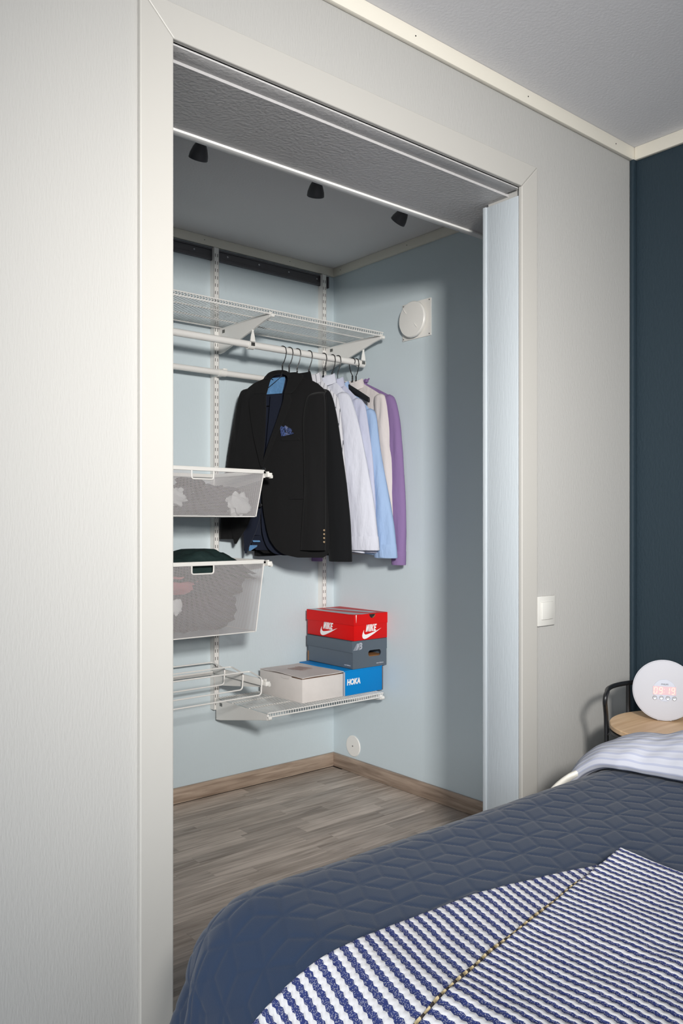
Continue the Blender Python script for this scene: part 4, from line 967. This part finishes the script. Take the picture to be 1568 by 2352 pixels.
def npgrid(name, X, Y, Z, m, parent=None, at=None, kind=None):
    n, k = X.shape; co = np.stack([X, Y, Z], -1).reshape(-1, 3).astype(np.float32)
    idx = np.arange(n*k).reshape(n, k); f = np.stack([idx[:-1,:-1], idx[1:,:-1], idx[1:,1:], idx[:-1,1:]], -1).reshape(-1, 4)
    me = D.meshes.new(name); me.vertices.add(len(co)); me.vertices.foreach_set('co', co.ravel()); me.loops.add(f.size); me.loops.foreach_set('vertex_index', f.ravel().astype(np.int32))
    me.polygons.add(len(f)); me.polygons.foreach_set('loop_start', (np.arange(len(f))*4).astype(np.int32)); me.polygons.foreach_set('use_smooth', [True]*len(f))
    me.update(calc_edges=True); me.validate(); me.materials.append(M[m])
    if at is not None:
        a = me.attributes.new('cloth', 'FLOAT_VECTOR', 'POINT'); a.data.foreach_set('vector', np.stack(list(at)+[np.zeros_like(at[0])], -1).astype(np.float32).ravel())
    o = D.objects.new(name, me); C.objects.link(o)
    if parent: o.parent = parent
    return o
M['bedspread'] = mat('slate_blue_velvet', (38,51,72), .85, bump=.0003, bscale=(500,500,500), sheen=.12, spec=.1)
bsp = npgrid('bedspread', X, Y, Z, 'bedspread'); tag(bsp, 'dark slate blue quilted bedspread with a block-pattern stitch, draped over the bed', 'bedspread')

# striped throw: a lower fold and an upper fold, each with thickness
def cloth_patch(name, A, B, z0, m, n=120, k=90, seed=0, zA=None, zB=None, parent=None, bend=.0):
    """surface between two plan curves A (outer) and B (inner)"""
    def samp(Pn, tt):
        Pn = np.array(Pn, float); L_ = np.concatenate([[0], np.cumsum(np.hypot(*(np.diff(Pn[:,:2], axis=0).T)))]); L_ /= L_[-1]
        x = np.interp(tt, L_, Pn[:,0]); y_ = np.interp(tt, L_, Pn[:,1]); z = np.interp(tt, L_, Pn[:,2])
        for _ in range(6):
            for a in (x, y_, z): a[1:-1] = (a[:-2]+2*a[1:-1]+a[2:])/4
        return x, y_, z
    tt = np.linspace(0, 1, n); xa, ya, za = samp(A, tt); xb, yb_, zb = samp(B, tt); v_ = np.linspace(0, 1, k)[None,:]
    X = xa[:,None]*(1-v_)+xb[:,None]*v_; Y = ya[:,None]*(1-v_)+yb_[:,None]*v_; Zr = za[:,None]*(1-v_)+zb[:,None]*v_
    return X, Y, Zr
def lay(name, X, Y, Zr, m, parent, seed, wr=.003, edge=.004):
    # rest on the bed's own shape
    xi, yi = BX0+RHO, BY1-RHO
    X0, Y0 = X, Y; X, Y, base, nx_, ny_, nz_, _r = bedmap(X, Y)
    lf_ = .0075+Zr+wr*np_noise(X, Y, 34, seed)+wr*.5*np_noise(X0, Y0, 80, seed+1)
    X = X+nx_*lf_; Y = Y+ny_*lf_; Z = base+nz_*lf_
    X, Y, XP, YP = X0, Y0, X, Y
    st = X+.004*np_noise(X*0, Y, 30, seed+4)+.005*np_noise(X, Y, 14, seed+5)+(-.27*Y if name == 'lower_fold' else 0)
    st = st*(.0152/.0182 if name == 'lower_fold' else 1.05)
    n, k = X.shape
    # round the borders down so that the cloth shows its thickness
    ri = np.minimum(np.arange(n), np.arange(n)[::-1])[:,None]; rj = np.minimum(np.arange(k), np.arange(k)[::-1])[None,:]
    Z = Z-edge*np.where(np.minimum(ri, rj) == 0, 1., 0.)
    return npgrid(name, XP, YP, Z, m, parent, at=(st, Y))
th = thing('throw_blanket', (.9,.6,BT), 'navy and white striped woven throw folded over the bedspread', 'throw')
mi = lambda o: setattr(o, 'matrix_parent_inverse', Matrix.Translation(-th.location))
outer = [(.40,1.00,0),(.48,.945,0),(.565,.901,0),(.609,.875,0),(.654,.857,0),(.711,.838,0),(.789,.833,.001),(.945,.826,.001),(1.084,.794,.001),(1.15,.774,.001),(1.182,.762,.002)]
seam = [(.40,.63,.004),(.50,.64,.004),(.60,.65,.004),(.665,.658,.004),(.698,.659,.004),(.751,.668,.004),(.827,.685,.004),(.958,.708,.004),(1.085,.731,.004),(1.176,.743,.003)]
inner = [(.40,.50,.002),(.50,.51,.002),(.60,.52,.002),(.665,.53,.002),(.70,.54,.002),(.75,.55,.002),(.83,.56,.002),(.96,.58,.002),(1.085,.60,.002),(1.17,.62,.002)]
X, Y, Zr = cloth_patch('f', outer, inner, 0, 'throw', n=260, k=60); o = lay('lower_fold', X, Y, Zr, 'throw', th, 21, .0022); mi(o)
seam2 = [(.40,.632,.009),(.50,.642,.009),(.60,.652,.009),(.665,.660,.009),(.698,.661,.009),(.751,.671,.009),(.827,.688,.010),(.958,.711,.010),(1.085,.734,.012),(1.165,.744,.016),(1.232,.752,.024)]
near = [(.30,-.25,.009),(.45,-.25,.009),(.55,-.25,.009),(.62,-.25,.009),(.70,-.25,.009),(.78,-.25,.009),(.86,-.25,.009),(.96,-.25,.009),(1.06,-.25,.009),(1.14,-.25,.009),(1.225,-.25,.009)]
X, Y, Zr = cloth_patch('g', seam2, near, 0, 'throw', n=260, k=260)
vv = np.linspace(0,1,260)[None,:]
Zr = .010+(Zr-.009)*np.exp(-vv*9)+.010*np.exp(-((Y-.50)/.05)**2)*np.exp(-((X-1.18)/.16)**2)+.006*np.exp(-((Y-.42-.3*(X-1.0))/.03)**2)
o = lay('upper_fold', X, Y, Zr, 'throw', th, 23, .003, edge=.006); mi(o)
# selvedge cord along the fold edge
sp = []
for k in range(60):
    q = k/59*(len(seam2)-2); i = min(int(q), len(seam2)-3); f = q-i; a, b = seam2[i], seam2[i+1]; x = a[0]+(b[0]-a[0])*f; y_ = a[1]+(b[1]-a[1])*f
    mx_ = [float(g) for g in bedmap(np.array(x), np.array(y_+.003))[:6]]; lf_ = .0125+.001*math.sin(k); sp.append((mx_[0]+mx_[3]*lf_, mx_[1]+mx_[4]*lf_, mx_[2]+mx_[5]*lf_))
o = MB().tube(sp, .0022, 6).build('selvedge', stripes('selvedge_thread', 'cloth', (190,172,134), (52,46,44), .016, .4), th, attr=True, label='golden and black stitched edge')

# duvet turned back at the head end
def slab(name, prof, t0, t1, seed, m, hscale, wr=.009, label='', cat='duvet', grp=None, lift=.0):
    tt = np.arange(t0, t1, .006); pr_ = np.array(prof); L_ = np.concatenate([[0], np.cumsum(np.hypot(*(np.diff(pr_, axis=0).T)))]); sN = int(L_[-1]/.006); ss = np.linspace(0, L_[-1], sN)
    px_ = np.interp(ss, L_, pr_[:,0]); pz_ = np.interp(ss, L_, pr_[:,1])
    for _ in range(8):
        for a in (px_, pz_): a[1:-1] = (a[:-2]+2*a[1:-1]+a[2:])/4
    XX = np.repeat(px_[:,None], len(tt), 1); HH = np.repeat(pz_[:,None], len(tt), 1); T = np.repeat(tt[None,:], sN, 0); Sg = np.repeat(ss[:,None], len(tt), 1)
    hs = np.interp(tt, [h[0] for h in hscale], [h[1] for h in hscale]); xo = np.interp(tt, [h[0] for h in hscale], [h[2] for h in hscale])
    _, Yb, Zb, nx_, ny_, nz_, r = bedmap(XX, T, flare=.02)
    wrk = wr*np_noise(XX, T, 22, seed)+wr*.6*np_noise(XX*.6, T, 55, seed+1)+wr*.25*np_noise(XX, T, 130, seed+2)
    amp = HH*hs[None,:]+lift+wrk*np.clip(HH/.04, .15, 1)
    return npgrid(name, XX+xo[None,:]+.012*np_noise(XX*0, T, 16, seed+6)*np.clip(HH/.02,0,1), Yb+ny_*amp, Zb+nz_*amp, m, at=(Sg, T))
prof = [(1.76,.004),(1.715,.006),(1.690,.016),(1.688,.034),(1.705,.056),(1.740,.082),(1.785,.098),(1.83,.100),(1.875,.088),(1.91,.060),(1.925,.030),(1.93,.006),(1.90,.002)]
hsc = [(-.6,2.0,0),(.3,1.9,0),(.6,1.55,0),(.80,1.30,0),(.90,1.05,-.010),(.97,.85,-.02),(1.02,.75,-.03),(1.10,.62,-.03),(1.2,.55,-.03),(1.45,.45,-.03)]
o = slab('duvet', prof, -.6, 1.34, 91, 'duvet_stripe', hsc); tag(o, 'white duvet with faint grey stripes turned back at the head of the bed', 'duvet')
prof2 = [(1.62,.001),(1.60,.004),(1.595,.010),(1.61,.016),(1.70,.018),(1.85,.016),(2.0,.012),(2.1,.004)]
hsc2 = [(1.0,.1,.24),(1.07,.3,.18),(1.10,.6,.10),(1.13,1,.04),(1.2,1.6,.01),(1.6,1.6,-.01)]
o = slab('bed_sheet', prof2, 1.035, 1.60, 95, 'cream_sheet', hsc2, wr=.004, lift=.010); tag(o, 'cream sheet hanging out below the striped duvet at the bed side', 'sheet')

# ------------------------------------------------------------------ bedside tray table
TX, TY, TZ, TR = 2.135, 1.100, .620, .200
nt0 = thing('bedside_table', (TX,TY,0), 'round bedside table with a pale wooden tray top and black tube frame in the corner', 'side table')
MB().lathe([(TR-.006,-.016),(TR,-.012),(TR,-.002),(TR-.002,0),(.001,0)], Matrix.Translation((TX,TY,TZ)), 96).build('tray_top', 'tray', nt0)
RF = TR+.006; rp = [Vector((TX+RF*math.cos(math.radians(a)), TY+RF*math.sin(math.radians(a)), .703)) for a in range(60,131,5)]
a_l = math.radians(125); leg = Vector((TX+RF*math.cos(a_l), TY+RF*math.sin(a_l), 0))
leg = Vector((2.024,1.276,0))
rail_ = [Vector((TX+RF*math.cos(math.radians(56)), TY+RF*math.sin(math.radians(56)), .60))]+rp[:-1]+[Vector((1.985,1.254,.698)), Vector((1.984,1.255,.680)), Vector((2.004,1.266,.660)), Vector((2.018,1.273,.640)), Vector((2.024,1.276,.615)), Vector((2.024,1.276,.008))]
MB().tube(soft(rail_, .02, 3), .0065, 12).build('rail', 'black_metal', nt0)
for a in (78,):
    p = (TX+RF*math.cos(math.radians(a)), TY+RF*math.sin(math.radians(a)))
    if a == 20: p = (TX+RF*math.cos(math.radians(a)), TY+RF*math.sin(math.radians(a)))
    if a == -50: continue
    MB().tube([p+(.703,), p+(.008,)], .0065, 12).build('leg', 'black_metal', nt0)
# the rail bends down into the rear leg
ring = [Vector((TX+(TR-.004)*math.cos(math.radians(a)), TY+(TR-.004)*math.sin(math.radians(a)), TZ-.022)) for a in range(0,360,8)]
MB().tube(ring, .006, 10, closed=True).build('support_ring', 'black_metal', nt0)
ring = [Vector((TX+(TR-.004)*math.cos(math.radians(a)), TY+(TR-.004)*math.sin(math.radians(a)), .10)) for a in range(70,128,6)]
MB().tube(ring, .006, 10).build('floor_ring', 'black_metal', nt0)
MB().lathe([(.003,0),(.003,.002)], frame((2.021,1.268,.585), (1,0,0), (0,0,1)), 10).build('screw', 'chrome', nt0)

# wake-up clock
cr = .0835; cb_ = hit(1525, 1655, (0,0,TZ), (0,0,1)); cc = Vector((cb_[0], cb_[1], TZ+.002+cr*.985))
tow = Vector((-cc.x, -cc.y, 0)).normalized(); tow = (Matrix.Rotation(math.radians(4), 3, 'Z') @ tow); nrm = (tow + Vector((0,0,.10))).normalized()
xr = Vector((0,0,1)).cross(nrm).normalized(); yu = nrm.cross(xr)
CM = frame(cc, xr, yu)
ck = thing('alarm_clock', (cc.x,cc.y,TZ), 'round white wake-up light with glowing red digits standing on the bedside table', 'alarm clock')
MB().lathe([(.030,-.065),(.055,-.055),(.072,-.035),(.080,-.016),(cr-.001,-.006),(cr,-.002),(cr,.001),(cr-.002,.002)], CM, 72).build('housing', 'clock_white', ck)
MB().lathe([(cr-.0022,.001),(cr-.003,.0035),(.065,.0065),(.035,.0080),(.001,.0085)], CM, 72).build('light_face', 'clock_white', ck)
MB().lathe([(.0305,.0078),(.030,.0088),(.001,.0090)], CM, 48).build('display_field', mat('pale_grey_display', (176,180,192), .4), ck)
tm = CM @ Matrix.Translation((.001,.0165,.0092))
text(ck, 'PHILIPS', tm, .0058, 'dark_print', ext=.0002, bold=.0001, sx=1.0, label='small grey lettering')
MB().prism([(-.030,-.012),(.030,-.012),(.030,.011),(-.030,.011)], CM @ Matrix.Translation((0,0,.0088)), .0004).build('glow_plate', 'digit_halo', ck, smooth=False)  # flat plate painted with the digits' pink glow
seg = {'0':'abcdef','9':'abcdfg','1':'bc'}
def digit(ch, x):
    w_, h_, q_ = .0088, .0185, .0014; mb = MB(); T0 = CM @ Matrix.Translation((x,-.0098,.0093))
    R_ = {'a':(q_,h_-q_,w_-q_,h_),'d':(q_,0,w_-q_,q_),'g':(q_,h_/2-q_/2,w_-q_,h_/2+q_/2),'f':(0,h_/2+q_/2,q_,h_-q_),'b':(w_-q_,h_/2+q_/2,w_,h_-q_),'e':(0,q_,q_,h_/2-q_/2),'c':(w_-q_,q_,w_,h_/2-q_/2)}
    for s_ in seg[ch]: a, b, c, d = R_[s_]; sh = .10; mb.prism([(a+b*sh,b),(c+b*sh,b),(c+d*sh,d),(a+d*sh,d)], T0, .0005)
    mb.build('digit', 'digit', ck, smooth=False)
for ch, x in zip('0919', (-.0285,-.0150,.0035,.0170)): digit(ch, x)
MB().prism([(.0015,-.001),(.003,-.001),(.003,.0005),(.0015,.0005)], CM @ Matrix.Translation((-.0032,-.0045,.0093)), .0004).prism([(.0015,-.001),(.003,-.001),(.003,.0005),(.0015,.0005)], CM @ Matrix.Translation((-.0028,.0035,.0093)), .0004).build('colon', 'digit', ck, smooth=False)
for k in range(4):
    T0 = CM @ Matrix.Translation((-.0250+.0168*k,-.0205,.0085)); b = MB().lathe([(.0060,0),(.0060,.0012),(.0052,.0020),(.0046,.0016),(.001,.0016)], T0, 24).build('button', 'clock_grey', ck)
    s2 = MB()
    if k in (1,2): s2.box((-.0018,-.0003,.0015),(.0018,.0003,.0020))
    if k == 2: s2.box((-.0003,-.0018,.0015),(.0003,.0018,.0020))
    if k in (0,3): s2.tube([Vector((.0018*math.cos(a/8*2*math.pi),.0018*math.sin(a/8*2*math.pi),.0019)) for a in range(8)], .0003, 4, closed=True)
    s2.v = [tuple(T0@Vector(p)) for p in s2.v]; s3_ = s2.build('symbol', 'dark_print', b, smooth=False)
for x in (-.0165,.0165): MB().tube([CM@Vector((x,-cr+.003,-.001)), (CM@Vector((x,-cr+.003,-.001)))*Vector((1,1,0)) + Vector((0,0,TZ+.0015)) if False else Vector(((CM@Vector((x,-cr,-.001))).x,(CM@Vector((x,-cr,-.001))).y,TZ+.0016))], .0016, 8).build('foot', 'clock_white', ck)
p = CM@Vector((0,-cr*.82,-.045)); MB().tube([p, (p.x,p.y,TZ+.002)], .006, 10).build('rear_foot', 'clock_white', ck)
